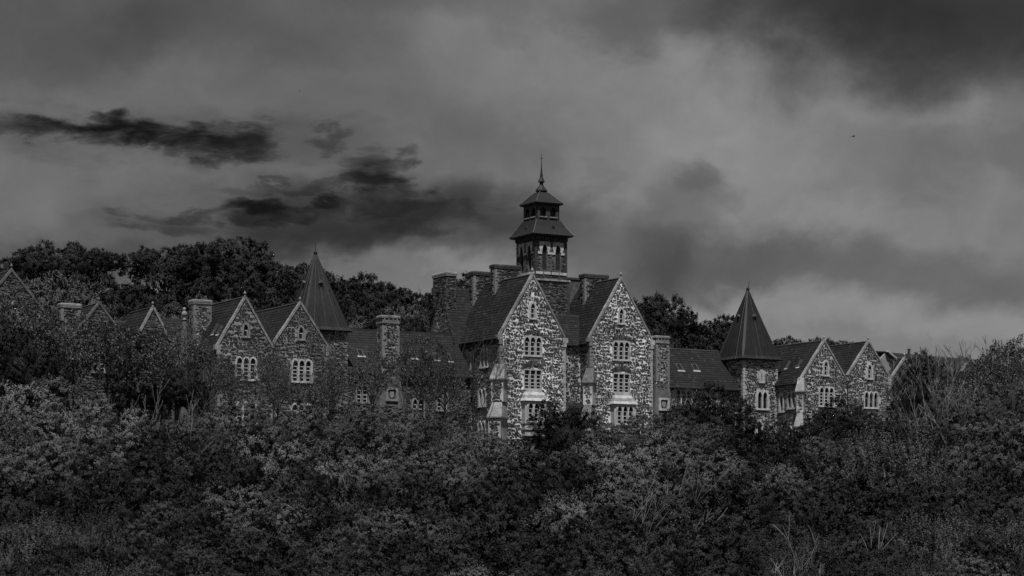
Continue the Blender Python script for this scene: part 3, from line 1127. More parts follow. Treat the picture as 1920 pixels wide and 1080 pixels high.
# ================================================================== LINK RANGES
def link_range(name, label, a0, a1, d, ez, rz, depth, mort, stone, wins, lights, chim, reverse=False):
    K = Building(name, label, (a0 + a1) / 2, d + depth / 2)
    wall(K, PF(d), [(a0, -2), (a1, -2), (a1, ez), (a0, ez)], [hole_for(k, u, v) for k, u, v in wins], mort, stone)
    for k, u, v in wins:
        window(K, PF(d), k, u, v)
    mb = MB()
    mb.box((a0, d + .46, -2), (a1, d + depth, ez - .1))
    K.part('rear_wall', mb, M[mort])
    pl_, o = roof_slope(K, (a0, d - .4, ez - .35), (a1, d - .4, ez - .35), (a1, d + depth / 2, rz), (a0, d + depth / 2, rz))
    roof_slope(K, (a1, d + depth + .4, ez - .35), (a0, d + depth + .4, ez - .35), (a0, d + depth / 2, rz), (a1, d + depth / 2, rz))
    rt = MB()
    rt.tube([(a0, d + depth / 2, rz + .04), (a1, d + depth / 2, rz + .04)], [.12, .12], 6)
    K.part('ridge_tiles', rt, M['dressed_dark'])
    gutter(K, (a0, d - .45, ez - .45), (a1, d - .45, ez - .45), r=.13)
    for u, v, w_, h_ in lights:
        skylight(K, pl_, u - a0, v, w_, h_)
    ca, cw, cz, pm, capm, q = chim
    c = chimney(K, ca - cw, ca + cw, d - 1.0, d + .3, 5.2, cz, 'stone_dark' if pm else 'stone_mid', 'mortar_mid', capm, q, True)
    mb = MB()
    mb.rings([[(ca - cw - .5, d - 1.25, -2), (ca + cw + .5, d - 1.25, -2), (ca + cw + .5, d + .2, -2), (ca - cw - .5, d + .2, -2)],
              [(ca - cw - .5, d - 1.25, 4.6), (ca + cw + .5, d - 1.25, 4.6), (ca + cw + .5, d + .2, 4.6), (ca - cw - .5, d + .2, 4.6)],
              [(ca - cw - .02, d - 1.02, 8.3), (ca + cw + .02, d - 1.02, 8.3), (ca + cw + .02, d + .2, 8.3), (ca - cw - .02, d + .2, 8.3)]])
    K.part('chimney_breast', mb, M['dressed_dim'], c)
    s = MB()
    rubble(s, PF(d - 1.25), [(ca - cw - .5, -2), (ca + cw + .5, -2), (ca + cw + .5, 4.6), (ca - cw - .5, 4.6)], L=(.22, .5))
    K.part('rubble_stones', s, M[stone], c)['kind'] = 'stuff'
    mb = MB()
    slab(mb, PF(d - 1.25), [(ca - .75, 5.0), (ca + .75, 5.0), (ca + .75, 6.55), (ca - .75, 6.55)], [[(ca - .5, 5.25), (ca + .5, 5.25), (ca + .5, 6.3), (ca - .5, 6.3)]], .15, -.6)
    K.part('carved_panel', mb, M['dressed' if not pm else 'dressed_mid'], c)
    mb = MB()
    slab(mb, PF(d - 1.25), [(ca - .26, 6.12), (ca - .28, 5.7), (ca - .15, 5.48), (ca, 5.36), (ca + .15, 5.48), (ca + .28, 5.7), (ca + .26, 6.12)], (), .06, -.5)
    K.part('shield', mb, M['dressed_mid'], c)
    return K


link_range('slate_roofed_link', 'low slate roofed range with broad quoined chimney, between left spire and twin gabled block', -21.3, -4.9, 6.0, 8.6, 13.5, 8.5,
           'mortar_dark', 'stone_dark', [('pair_dark', -18.9, 4.8), ('pair_dark', -8.6, 4.2), ('pair_dark', -11.8, 3.4)],
           [(-20.6, 2.6, .7, 1.0), (-18.4, 2.6, .7, 1.0), (-11.6, 2.6, .7, 1.1), (-8.6, 2.5, .6, 1.1), (-7.0, 2.4, .6, 1.1)],
           (-15.8, 1.05, 14.8, True, 'dressed_mid', 'dressed_mid'))
link_range('slate_roofed_link', 'short slate roofed range with slim carved chimney, between twin gabled block and right spire', 17.3, 33.5, 6.0, 8.4, 13.1, 8.5,
           'mortar_mid', 'stone_mid', [('triple_white', 25.2, 5.4), ('triple_white', 29.0, 5.3)],
           [(25.9, 3.0, .8, 1.1), (28.3, 3.1, .8, 1.1)],
           (21.4, .95, 14.2, False, 'dressed_mid', 'dressed_mid'))


# ================================================================== GABLED WINGS
def gabled_wing(name, label, gables, d, mort, stone, dress, side, depth=16, side_wins=(), low=-2, sky=(), copm='dressed_mid'):
    """gables: list of (centre, half width, eave z, apex z, [(style, offset, z)])"""
    K = Building(name, label, sum(g[0] for g in gables) / len(gables), d + 3)
    pl_ = PF(d)
    for gi, (c, hw, ez, az_, wins) in enumerate(gables):
        hs = [hole_for(k, c + o, v) for k, o, v in wins]
        wall(K, pl_, [(c - hw, low), (c + hw, low), (c + hw, ez), (c, az_), (c - hw, ez)], hs, mort, stone)
        for k, o, v in wins:
            window(K, pl_, k, c + o, v)
        coping(K, d, [(c - hw, ez), (c, az_), (c + hw, ez)], copm)
        finial(K, c, d + .12, az_ + .15, copm, .55)
        sl = (az_ - ez) / hw
        ov = .3 if gi == 0 else 0
        rs, _ = roof_slope(K, (c - hw - ov, d + depth, ez - ov * sl), (c - hw - ov, d + .34, ez - ov * sl), (c, d + .34, az_), (c, d + depth, az_))
        if gi == 0:
            for u, v, w_, h_ in sky:
                skylight(K, rs, u, v, w_, h_)
        roof_slope(K, (c + hw, d + .34, ez), (c + hw, d + depth, ez), (c, d + depth, az_), (c, d + .34, az_))
        rt = MB()
        rt.tube([(c, d + .4, az_ + .03), (c, d + depth, az_ + .03)], [.12, .12], 6)
        K.part('ridge_tiles', rt, M['dressed_dark'])
    c, hw, ez, az_, _ = gables[0]
    a0 = c - hw
    wall(K, PL(a0), [(-d - depth, low), (-d, low), (-d, ez - .3), (-d - depth, ez - .3)], [hole_for(k, u, v) for k, u, v in side_wins], mort, stone)
    for k, u, v in side_wins:
        window(K, PL(a0), k, u, v)
    gutter(K, (a0 - .3, d - .1, ez - .55), (a0 - .3, d + depth, ez - .55), r=.13)
    quoins(K, a0, d, 1, 1, low + 1, ez - .6, dress, .45)
    kneeler(K, a0, d, ez, -1, dress)
    c2, hw2, ez2, _, _ = gables[-1]
    quoins(K, c2 + hw2, d, -1, 1, low + 1, ez2 - .6, dress, .45)
    kneeler(K, c2 + hw2, d, ez2, 1, dress)
    mb = MB()
    mb.box((c2 + hw2 - .05, d + .46, low), (c2 + hw2, d + depth, ez2 - .2))
    K.part('rear_wall', mb, M[mort])
    for g0, g1 in zip(gables, gables[1:]):
        downpipe(K, (g0[0] + g0[1]), d - .12, low, g0[2] - .2)
    return K


KL = gabled_wing('gabled_wing', 'dark stone wing with two gables and white latticed windows, left of the left spire',
                 [(-35.7, 3.2, 9.95, 15.25, [('lancet_small', .05, 11.0), ('triple_white', .1, 6.4), ('triple_white', .1, 1.6)]),
                  (-29.25, 3.3, 10.3, 15.0, [('lancet_small', .05, 11.0), ('triple_white', .15, 6.4), ('triple_white', .1, 1.6)])],
                 0.0, 'mortar_wing', 'stone_dark', 'dressed_mid', True, 14,
                 [('pair_side', -3.2, 6.2), ('pair_side', -6.6, 5.8)], sky=[(10.5, 2.4, .5, 1.2), (12.2, 2.2, .5, 1.0), (7.6, 1.4, .5, 1.0)], copm='dressed_mid')
chimney(KL, -39.0, -37.0, 6.5, 7.8, 10.2, 15.6, 'stone_mid', 'mortar_mid', 'dressed_mid', 'dressed_mid')
KR = gabled_wing('gabled_wing', 'grey stone wing with two gables and white lancet windows, right of the right spire',
                 [(42.4, 3.65, 9.2, 14.1, [('lancet', .25, 9.75), ('triple_white', .35, 5.9), ('triple_white', .3, 1.6)]),
                  (49.5, 3.4, 9.9, 14.3, [('lancet', .15, 9.6), ('triple_tall', .4, 5.9), ('triple_tall', .3, 1.6)])],
                 0.0, 'mortar_mid', 'stone_mid', 'dressed', True, 14,
                 [('single_white', -4.0, 5.3), ('pair_side', -1.9, 5.6), ('pair', -1.7, 1.0)], sky=[(11.8, 2.6, .4, 1.1), (9.4, 2.6, .4, 1.1)])
buttress(KR, 42.4 - 3.65, 0, .7)
KF = gabled_wing('gabled_wing', 'dark gabled wing mostly behind trees, beyond the right pair of gables',
                 [(58.0, 2.7, 9.6, 12.8, []), (69.3, 3.0, 9.9, 13.2, [])], 3.0, 'mortar_dark', 'stone_dark', 'dressed_mid', True, 1.4, copm='dressed_mid')
mb = MB()
mb.box((60.7, 7.0, 0), (66.4, 11, 9.8))
KF.part('wall', mb, M['mortar_dark'])
roof_slope(KF, (60.8, 6.5, 9.4), (66.3, 6.5, 9.4), (66.3, 9.5, 12.6), (60.8, 9.5, 12.6))
roof_slope(KF, (72.0, 6.5, 9.4), (84, 6.5, 9.4), (84, 9.5, 12.9), (72.0, 9.5, 12.9))
mb = MB()
mb.box((72.3, 7, 0), (84, 11, 9.35))
KF.part('wall', mb, M['mortar_dark'])

# modern rendered house with long dark roof
K = Building('rendered_house', 'modern grey rendered house with long dark roof behind the right gables', 72, 22)
mb = MB()
slab(mb, PF(18), [(63.0, 6), (71.6, 6), (71.6, 12.3), (67.4, 15.0), (63.0, 11.2)], (), 0, -.3)
K.part('wall', mb, M['render'])
mb = MB()
vv = [(67.2, 17.7, 15.12), (71.9, 17.7, 12.15), (84, 17.7, 12.15), (80.5, 20, 15.0)]
mb.add([(67.2, 17.7, 15.15), (71.9, 17.7, 12.25), (96, 17.7, 12.0), (91, 22, 15.1), (67.3, 22, 15.6),
        (67.2, 17.7, 15.0), (71.9, 17.7, 12.1), (96, 17.7, 11.85), (91, 22, 14.95), (67.3, 22, 15.4)],
       [(0, 1, 2, 3, 4), (9, 8, 7, 6, 5), (0, 5, 6, 1), (1, 6, 7, 2), (2, 7, 8, 3), (3, 8, 9, 4), (4, 9, 5, 0)])
K.part('roof', mb, M['slate_base'])
mb = MB()
mb.tube([(67.3, 17.6, 15.2), (71.8, 17.6, 12.35)], [.17, .17], 6)
K.part('bargeboard', mb, M['dressed'])
mb = MB()
mb.box((71.7, 18.3, 4), (92, 24, 12.1))
K.part('wall', mb, M['render'])
mb = MB()
mb.rings([[(74.5 + r * math.cos(q * 1.047), 21.5 + r * math.sin(q * 1.047), z) for q in range(6)] for r, z in ((.25, 15.0), (.2, 15.9), (.28, 15.95), (.26, 16.1))])
K.part('flue', mb, M['iron'])

# far-left buildings
K1 = gabled_wing('gabled_house', 'large dark gabled house at the left edge, its gable screened by trees',
                 [(-62.0, 5.2, 9.9, 16.2, [('lancet', .3, 11.2), ('lancet_small', -1.6, 11.4), ('lancet_small', 2.4, 10.8)])], -3.0, 'mortar_dark', 'stone_dark', 'dressed_dim', True, 9, copm='dressed_dim')
K2 = gabled_wing('gabled_house', 'low dark house with small gable and square chimney, right of the leftmost gable',
                 [(-50.2, 3.2, 10.3, 14.3, [('pair_dark', .0, 7.0)])], 5.0, 'mortar_dark', 'stone_dark', 'dressed_dim', True, 9, copm='dressed_dim')
chimney(K2, -53.3, -51.2, 8.2, 9.2, 9.0, 14.6, 'stone_dark', 'mortar_dark', 'dressed_mid', 'dressed_mid')
mb = MB()
mb.box((-47.0, 8.4, 0), (-42.5, 13.5, 10.9))
K2.part('wall', mb, M['mortar_dark'])
roof_slope(K2, (-47, 8.0, 10.3), (-42.4, 8.0, 10.3), (-42.4, 11, 13.2), (-47, 11, 13.2))
mb = MB()
slab(mb, PF(8.0), [(-44.9, 12.4), (-43.2, 12.4), (-43.4, 11.9), (-44.0, 10.6)], (), .3, -1.0)
K2.part('dormer', mb, M['dressed'])
K3 = gabled_wing('gabled_house', 'steep pale coped gable and low roof behind the stone pinnacle',
                 [(-44.8, 2.4, 9.6, 14.0, [])], 3.4, 'mortar_dark', 'stone_dark', 'dressed_dim', True, 7, copm='dressed_mid')
mb = MB()
mb.box((-42.4, 6.0, 0), (-38.95, 10.5, 10.4))
K3.part('wall', mb, M['mortar_dark'])
roof_slope(K3, (-42.6, 5.6, 10.0), (-38.9, 5.6, 10.0), (-38.9, 8.3, 13.4), (-42.6, 8.3, 13.4))
PN = Building('stone_pinnacle', 'tapering pale stone pinnacle with knob top left of the dark gables', -41.6, 2.6, 'pinnacle')
mb = MB()
prof = [(.55, -2), (.55, 9.0), (.66, 9.1), (.52, 9.4), (.46, 10.2), (.24, 12.6), (.32, 12.75)]
mb.rings([[(-41.6 + r * math.cos(q * math.pi / 4 + .39), 2.6 + r * math.sin(q * math.pi / 4 + .39), z) for q in range(8)] for r, z in prof])
PN.part('shaft', mb, M['dressed_dim'])
mb = MB()
prof = [(.2, 12.76), (.14, 13.0), (.3, 13.3), (.3, 13.5), (.14, 13.7), (.2, 13.9), (.08, 14.1)]
mb.rings([[(-41.6 + r * math.cos(q * math.pi / 4), 2.6 + r * math.sin(q * math.pi / 4), z) for q in range(8)] for r, z in prof])
PN.part('knob', mb, M['dressed_mid'])


# ================================================================== GROUND
def ground_z(x, y):
    z = np.interp(y, [-600, 0, 30, 70, 110, 246, 292, 4000], [-1.7, -1.7, -9, -10.7, -6, 10, 10, 10])
    h = np.interp(x, [-120, -55, -20, 5, 40, 120], [25, 24, 17, 12, 8, 7])
    t = np.clip((y - 290) / 80.0, 0, 1)
    t2 = np.clip((y - 420) / 500.0, 0, 1)
    # the lawn follows the building's own slant
    return z + h * t * t * (3 - 2 * t) * (1 - .9 * t2)


xs = np.concatenate([[-6000, -2500, -1000, -500], np.arange(-260, 261, 6.5), [500, 1000, 2500, 6000]])
ys = np.concatenate([[-500, -100], np.arange(-20, 460, 6.5), [520, 620, 800, 1000, 2000, 4000, 9000]])
gv = []
for y in ys:
    for x in xs:
        gv.append((x, y, float(ground_z(x, y)) + .35 * math.sin(x * .21 + y * .13) * (1 if abs(x) < 300 else 0)))
gf = []
nx_ = len(xs)
for j in range(len(ys) - 1):
    for i in range(nx_ - 1):
        gf.append((j * nx_ + i, j * nx_ + i + 1, (j + 1) * nx_ + i + 1, (j + 1) * nx_ + i))
me = bpy.data.meshes.new('ground')
me.from_pydata(gv, [], gf)
me.materials.append(M['earth'])
for p in me.polygons:
    p.use_smooth = True
tag(link('ground', me), kind='structure')


# ================================================================== FOLIAGE
def leaf_mesh(name, pos, dirs, nrm, size, tone, m, width=.5, soft=None):
    """one folded four-cornered leaf for each row"""
    n = len(pos)
    side = np.cross(dirs, nrm)
    side /= np.linalg.norm(side, axis=1, keepdims=True) + 1e-9
    up = np.cross(side, dirs)
    s = size[:, None]
    v = np.empty((n, 4, 3), np.float32)
    v[:, 0] = pos
    v[:, 1] = pos + dirs * s * .5 + side * s * width * .5 + up * s * .1
    v[:, 2] = pos + dirs * s - up * s * .08
    v[:, 3] = pos + dirs * s * .5 - side * s * width * .5 + up * s * .1
    me_ = bpy.data.meshes.new(name)
    me_.vertices.add(n * 4)
    me_.loops.add(n * 4)
    me_.polygons.add(n)
    me_.vertices.foreach_set('co', v.ravel())
    me_.loops.foreach_set('vertex_index', np.arange(n * 4, dtype=np.int32))
    me_.polygons.foreach_set('loop_start', np.arange(0, n * 4, 4, dtype=np.int32))
    me_.polygons.foreach_set('loop_total', np.full(n, 4, np.int32))
    at = me_.attributes.new('tone', 'FLOAT', 'FACE')
    at.data.foreach_set('value', tone.astype(np.float32))
    me_.update(calc_edges=True)
    me_.materials.append(m)
    if soft is not None:          # leaves of one tuft share rounded normals, as a soft mass does
        me_.normals_split_custom_set_from_vertices(np.repeat(unit(soft), 4, axis=0).astype(np.float32))
    return me_


def unit(a):
    return a / (np.linalg.norm(a, axis=1, keepdims=True) + 1e-9)


def sprigs_to_leaves(g, P, D, per, length, leaf, spread, tone_s, centre=None, outw=None, shoots=False):
    n = len(P)
    idx = np.repeat(np.arange(n), per)
    t = np.tile(np.linspace(.15, 1, per), n) + g.uniform(-.06, .06, n * per)
    ang = np.tile(np.arange(per) * 2.4, n) + np.repeat(g.uniform(0, 6.28, n), per)
    d = D[idx]
    a = unit(np.cross(d, np.array([[.3, .2, .93]]) + g.normal(0, .05, (n * per, 3))))
    b = np.cross(d, a)
    rad = a * np.cos(ang)[:, None] + b * np.sin(ang)[:, None]
    sp = spread * (1.15 - .6 * t)[:, None]
    ld = unit(d * (1 - sp * .55) + rad * sp + g.normal(0, .16, (n * per, 3)))
    pos = P[idx] + d * (t * length[idx])[:, None]
    nrm = unit(d * .8 + g.normal(0, .4, (n * per, 3)) + np.array([[0, 0, .35]]))
    size = leaf * g.uniform(.65, 1.3, n * per)
    tone = np.clip(tone_s[idx] + g.normal(0, .12, n * per), 0, 1)
    if centre is not None:
        o_ = pos + ld * leaf * .5 - centre[idx]
        if shoots:
            soft = unit(rad * .4 + d * .6 + outw[idx] * .5 + g.normal(0, .08, (n * per, 3)))
        else:
            soft = unit(unit(o_) * .42 + outw[idx] * 1.0 + g.normal(0, .1, (n * per, 3)))
        ld = unit(d * .5 + rad * .8 + soft * .1 + g.normal(0, .2, (n * per, 3)))
        nrm = unit(soft + g.normal(0, .22, (n * per, 3)))
        tone = np.clip(tone_s[idx] + g.normal(0, .05, n * per), 0, 1)
        return pos, ld, nrm, size, tone, soft
    return pos, ld, nrm, size, tone


def crown(name, seed, m, lobes=9, R0=1.0, squash=.8, sprigs=1500, per=9, leaf=.055, length=.1, spread=.8, up=.45, inner=.2, lobe_r=(.36, .58), width=.5, low=-.35, jag=.12, clumps=5, pull=.5):
    """unit crown about the origin (radius about 1, scaled when placed)"""
    g = np.random.default_rng(seed)
    cen, rad = [], []
    for k in range(lobes):
        th = k * 2.4 + g.uniform(-.4, .4)
        z = g.uniform(low, .62)
        r = math.sqrt(max(0, 1 - z * z)) * g.uniform(.35, .62)
        cen.append((r * math.cos(th), r * math.sin(th), z * squash * .7))
        rad.append(g.uniform(*lobe_r))
    cen.append((0, 0, .28 * squash))
    rad.append(.62)
    cen, rad = np.array(cen), np.array(rad)
    w = rad ** 2 / (rad ** 2).sum()
    k = g.choice(len(cen), size=sprigs * 3, p=w)
    d = unit(g.normal(0, 1, (sprigs * 3, 3)))
    d[:, 2] = np.abs(d[:, 2]) * .9 - .25 * (g.random(sprigs * 3) < .5)
    d = unit(d)
    # clumps on each lobe: pull directions together so that gaps open between
    nc_ = int(clumps * lobes)
    cd = unit(g.normal(0, 1, (nc_, 3)))
    cl = np.concatenate([np.argmax(d @ cd.T[:, :], axis=1)]) if nc_ else None
    if nc_:
        d = unit(d * (1 - pull) + cd[cl] * pull + g.normal(0, .03, d.shape))
        k = (k + 0)
    bump = 1 + jag * (np.sin(d[:, 0] * 9 + k) * np.sin(d[:, 1] * 8 + k * 2) + np.sin(d[:, 2] * 10 + k * .7) * .6)
    P = cen[k] + d * (rad[k] * bump)[:, None] * np.array([[1, 1, squash]])
    dist = np.linalg.norm((P[:, None, :] - cen[None]) / np.array([1, 1, squash]), axis=2) / rad[None]
    keep = dist.min(axis=1) > .8
    P, d = P[keep][:sprigs], d[keep][:sprigs]
    ni = int(sprigs * inner)
    if ni:
        P = np.vstack([P, P[:ni] * g.uniform(.35, .8, (ni, 1))])
        d = np.vstack([d, d[:ni]])
    D = unit(d * (1 - up) + np.array([[0, 0, up]]) + g.normal(0, .22, d.shape))
    n = len(P)
    tone_s = np.clip(.42 + .22 * np.sin(P[:, 0] * 5 + seed) * np.sin(P[:, 1] * 6 + P[:, 2] * 4) + g.normal(0, .14, n), 0, 1)
    ln = length * g.uniform(.5, 1.35, n)
    return leaf_mesh(name, *sprigs_to_leaves(g, P, D, per, ln, leaf, spread, tone_s), m, width)


def trunk_mesh(name, seed, h, m, limbs=6, r0=.06, twigs=0, reach=.7):
    """unit trunk: foot at z = -h, limbs fan into the crown; twigs > 0 adds thin shoots past the leaves"""
    g = random.Random(seed)
    mb = MB()
    h = 3.0
    mb.tube([(0, 0, -h), (g.uniform(-.05, .05), g.uniform(-.05, .05), -h * .5), (g.uniform(-.08, .08), g.uniform(-.08, .08), .05), (0, 0, .45)], [r0 * 1.5, r0, r0 * .7, r0 * .25], 7)
    for k in range(limbs):
        th = k * 2.4 + g.uniform(-.3, .3)
        z0 = -.55 + k * .05
        el_ = g.uniform(.35, 1.1)
        ln = reach * g.uniform(.75, 1.1)
        pts, x, y, z = [(0, 0, z0)], 0, 0, z0
        for s in range(4):
            e = el_ + s * .09
            x += math.cos(th) * math.cos(e) * ln / 4
            y += math.sin(th) * math.cos(e) * ln / 4
            z += math.sin(e) * ln / 4
            th += g.uniform(-.3, .3)
            pts.append((x, y, z))
        mb.tube(pts, [r0 * .6, r0 * .45, r0 * .33, r0 * .2, r0 * .06], 5)
        for t in range(twigs):
            i = g.randrange(1, 4)
            p = Vector(pts[i])
            q = []
            dvec = Vector((math.cos(th + g.uniform(-1.2, 1.2)), math.sin(th + g.uniform(-1.2, 1.2)), g.uniform(.8, 2.2))).normalized()
            for s in range(4):
                q.append(p.copy())
                p = p + dvec * g.uniform(.1, .2)
                dvec = (dvec + Vector((g.uniform(-.25, .25), g.uniform(-.25, .25), g.uniform(-.1, .25)))).normalized()
            mb.tube(q, [r0 * .2, r0 * .15, r0 * .1, r0 * .04], 4)
    return mb.mesh(name, m)


def mound(name, seed, m, R0, lobes=15, tuft=.5, leaf=.18, per=6, nspr=7, shoots=False, squash=.75, low=-.3, lobe_r=(.24, .4), reach=.72, core=.5, width=.48, density=1.0):
    """crown in metres, radius about R0: lobes carry tufts, tufts carry sprigs, sprigs carry leaves; gaps stay open between tufts"""
    g = np.random.default_rng(seed)
    cen, rad = [(0, 0, 0)] if core else [], [core] if core else []
    for k in range(lobes):
        z = low * .6 + (1 - low * .6) * ((k + .5) / lobes) ** 1.1 * .92
        th = k * 2.399 + g.uniform(-.35, .35)
        r = math.sqrt(max(0.02, 1 - z * z)) * reach * g.uniform(.85, 1.2)
        cen.append((r * math.cos(th), r * math.sin(th), z * reach * squash * g.uniform(.85, 1.15)))
        rad.append(g.uniform(*lobe_r))
    cen, rad = np.array(cen) * R0, np.array(rad) * R0
    P, N, lob = [], [], []
    for k in range(len(cen)):
        n = int(4 * math.pi * rad[k] ** 2 / (tuft * tuft) * 1.5 * density)
        d = unit(g.normal(0, 1, (n, 3)))
        p = cen[k] + d * (rad[k] * g.uniform(.84, 1.12, (n, 1))) * np.array([[1, 1, .9]])
        P.append(p)
        N.append(d)
        lob.append(np.full(n, k))
    P, N, lob = np.vstack(P), np.vstack(N), np.concatenate(lob)
    dist = np.linalg.norm((P[:, None] - cen[None]) / np.array([1, 1, .9]), axis=2) / rad[None]
    keep = (dist.min(axis=1) > .83) & (P[:, 2] > low * R0)
    P, N, lob = P[keep], N[keep], lob[keep]
    order = g.permutation(len(P))
    chosen, cells = [], {}
    for i_ in order:
        c = tuple((P[i_] / tuft).astype(int))
        ok_ = True
        for dx in (-1, 0, 1):
            for dy in (-1, 0, 1):
                for dz in (-1, 0, 1):
                    for q in cells.get((c[0] + dx, c[1] + dy, c[2] + dz), ()):
                        if ((P[q] - P[i_]) ** 2).sum() < (tuft * .85) ** 2:
                            ok_ = False
        if ok_:
            chosen.append(i_)
            cells.setdefault(c, []).append(i_)
    P, N, lob = P[chosen], N[chosen], lob[chosen]
    n = len(P)
    tl = g.normal(0, .1, len(cen))[lob]
    tt = np.clip(.45 + tl + g.normal(0, .07, n), 0, 1)
    idx = np.repeat(np.arange(n), nspr)
    k = n * nspr
    if shoots:
        D = unit(N[idx] * .3 + np.array([[0, 0, 1.0]]) + g.normal(0, .2, (k, 3)))
        ln = tuft * g.uniform(1.2, 2.8, k) * np.repeat(g.uniform(.6, 1.3, n), nspr)
        S = P[idx] + g.normal(0, tuft * .3, (k, 3)) - N[idx] * tuft * .3
    else:
        D = unit(N[idx] * .55 + np.array([[0, 0, .4]]) + g.normal(0, .5, (k, 3)))
        ln = tuft * g.uniform(.3, .75, k)
        S = P[idx] + g.normal(0, tuft * .12, (k, 3)) - N[idx] * tuft * .25
    ts = np.clip(tt[idx] + g.normal(0, .08, k), 0, 1)
    cen_t = P[idx] - N[idx] * tuft * .35
    pos, ld, nrm, size, tone, soft = sprigs_to_leaves(g, S, D, per, ln, leaf, .75, ts, cen_t, unit(N[idx] * .6 + unit(P[idx] / np.array([1, 1, squash ** 2]) + 1e-6) * .9), shoots)
    return leaf_mesh(name, pos, ld, nrm, size, tone, m, width, soft)


KINDS, BASE = {}, {'leafy': 5.2, 'deep': 5.2, 'pale': 5.2, 'shooty': 4.6, 'dark': 3.6, 'hill': 6.5, 'mist': 6.5, 'dome': 7.5, 'thin': 1.0}
for i in range(3):
    KINDS['leafy', i] = (mound('crown', 100 + i, M['leaf'], 5.2, 14, tuft=.56, leaf=.155, per=7, nspr=9, squash=.9, low=-.5, lobe_r=(.26, .42), reach=.8, core=.45), trunk_mesh('trunk', 10 + i, 1.5, M['bark']))
for i in range(3):
    KINDS['pale', i] = (mound('crown', 120 + i, M['leaf_pale'], 5.2, 17, tuft=.58, leaf=.16, per=7, nspr=9, lobe_r=(.22, .38), squash=.9, low=-.5, reach=.8, core=.45), trunk_mesh('trunk', 20 + i, 1.5, M['bark']))
for i in range(3):
    KINDS['deep', i] = (mound('crown', 130 + i, M['leaf_shade'], 5.2, 15, tuft=.56, leaf=.155, per=7, nspr=9, squash=.9, low=-.5, lobe_r=(.24, .4), reach=.8, core=.45), trunk_mesh('trunk', 15 + i, 1.5, M['bark']))
    KINDS['shooty', i] = (mound('crown', 140 + i, M['leaf'], 4.6, 14, tuft=.66, leaf=.14, per=22, nspr=4, shoots=True, width=.42, squash=.8, low=-.5), trunk_mesh('trunk', 30 + i, 1.5, M['bark_pale'], 6, .035, 3))
for i in range(3):
    KINDS['dark', i] = (mound('crown', 160 + i, M['leaf_dark'], 3.6, 14, tuft=.62, leaf=.22, squash=1.1, low=-.6), trunk_mesh('trunk', 40 + i, 1.6, M['bark']))
for i in range(3):
    KINDS['thin', i] = (crown('crown', 180 + i, M['leaf_thin'], 9, sprigs=480, per=8, leaf=.055, length=.14, squash=1.0, inner=.5, lobe_r=(.3, .6)), trunk_mesh('trunk', 50 + i, 1.5, M['bark'], 8, .035, 7, .85))
for i in range(4):
    KINDS['hill', i] = (mound('crown', 200 + i, M['leaf_hill'], 6.5, 17, tuft=1.1, leaf=.38, per=7, nspr=9, squash=.95, low=-.5, lobe_r=(.24, .4)), trunk_mesh('trunk', 60 + i, 1.5, M['bark'], 6, .05))
for i in range(2):
    KINDS['mist', i] = (mound('crown', 240 + i, M['leaf_mist'], 6.5, 18, tuft=1.1, leaf=.36, per=7, nspr=9, squash=.95, low=-.5, lobe_r=(.22, .36)), trunk_mesh('trunk', 80 + i, 1.5, M['bark'], 6, .05))
    KINDS['dome', i] = (mound('crown', 220 + i, M['leaf_hill'], 7.5, 26, tuft=.75, leaf=.32, squash=.62, low=.0, lobe_r=(.15, .27), reach=.76, core=0), trunk_mesh('trunk', 70 + i, 1.35, M['bark'], 8, .045, 0, .7))

LANDMARKS = [(25, 'the leftmost gable'), (135, 'the square far left chimney'), (190, 'the small far left gable'), (258, 'the pale dormer at left'),
             (337, 'the stone pinnacle'), (460, 'the dark wing\'s left gable'), (562, 'the dark wing\'s right gable'), (650, 'the left spire tower\'s edge'),
             (732, 'the broad link chimney'), (820, 'the main block\'s end gable'), (905, 'the main block\'s left flank'), (998, 'the left tall gable'),
             (1082, 'the recess between tall gables'), (1165, 'the right tall gable'), (1242, 'the slim carved chimney'), (1320, 'the right link roof'),
             (1405, 'the right spire'), (1480, 'the right wing\'s flank'), (1548, 'the right wing\'s left gable'), (1630, 'the right wing\'s right gable'),
             (1720, 'the modern dark roof'), (1820, 'the last pale coping'), (1905, 'the right edge trees')]
used_labels = {}


def place_name(px):
    return min(LANDMARKS, key=lambda l: abs(l[0] - px))[1]


def plant(kind, var, px, py, Y, rx, name, look, cat, group, where, rz=None, turn=None):
    """crown whose top shows near (px, py) when it stands Y metres off; feet on the ground"""
    cr, tr = KINDS[kind, var]
    x = (px - 960) * Y / F0
    ztop = (YH - py) * Y / F0
    rz = rz or rx
    gz = float(ground_z(x, Y))
    sq_ = {'dome': .72, 'dark': 1.1, 'thin': 1.0, 'hill': .98, 'mist': .96, 'shooty': 1.0}.get(kind, 1.02)
    zc = ztop - rz * sq_ * .93
    zc = max(zc, gz + rz * .25)
    o = bpy.data.objects.new(name, None)
    C.objects.link(o)
    o.location = (x, Y, gz)
    o.rotation_euler = (0, 0, rng.uniform(0, 6.28) if turn is None else turn)
    c = link('crown', cr, o, (0, 0, zc - gz))
    b_ = BASE[kind]
    c.scale = (rx / b_, rx / b_, rz / b_)
    t = link('trunk', tr, o, (0, 0, zc - gz))
    t.scale = (rx, rx, max((zc - gz + .3) / 3.0, rz))
    if where is None:
        where = ''
    lab = (look + ' ' + where.format(place_name(px))).strip()
    used_labels.setdefault(lab, []).append((px, o))
    tag(o, lab, cat, group)
    return o


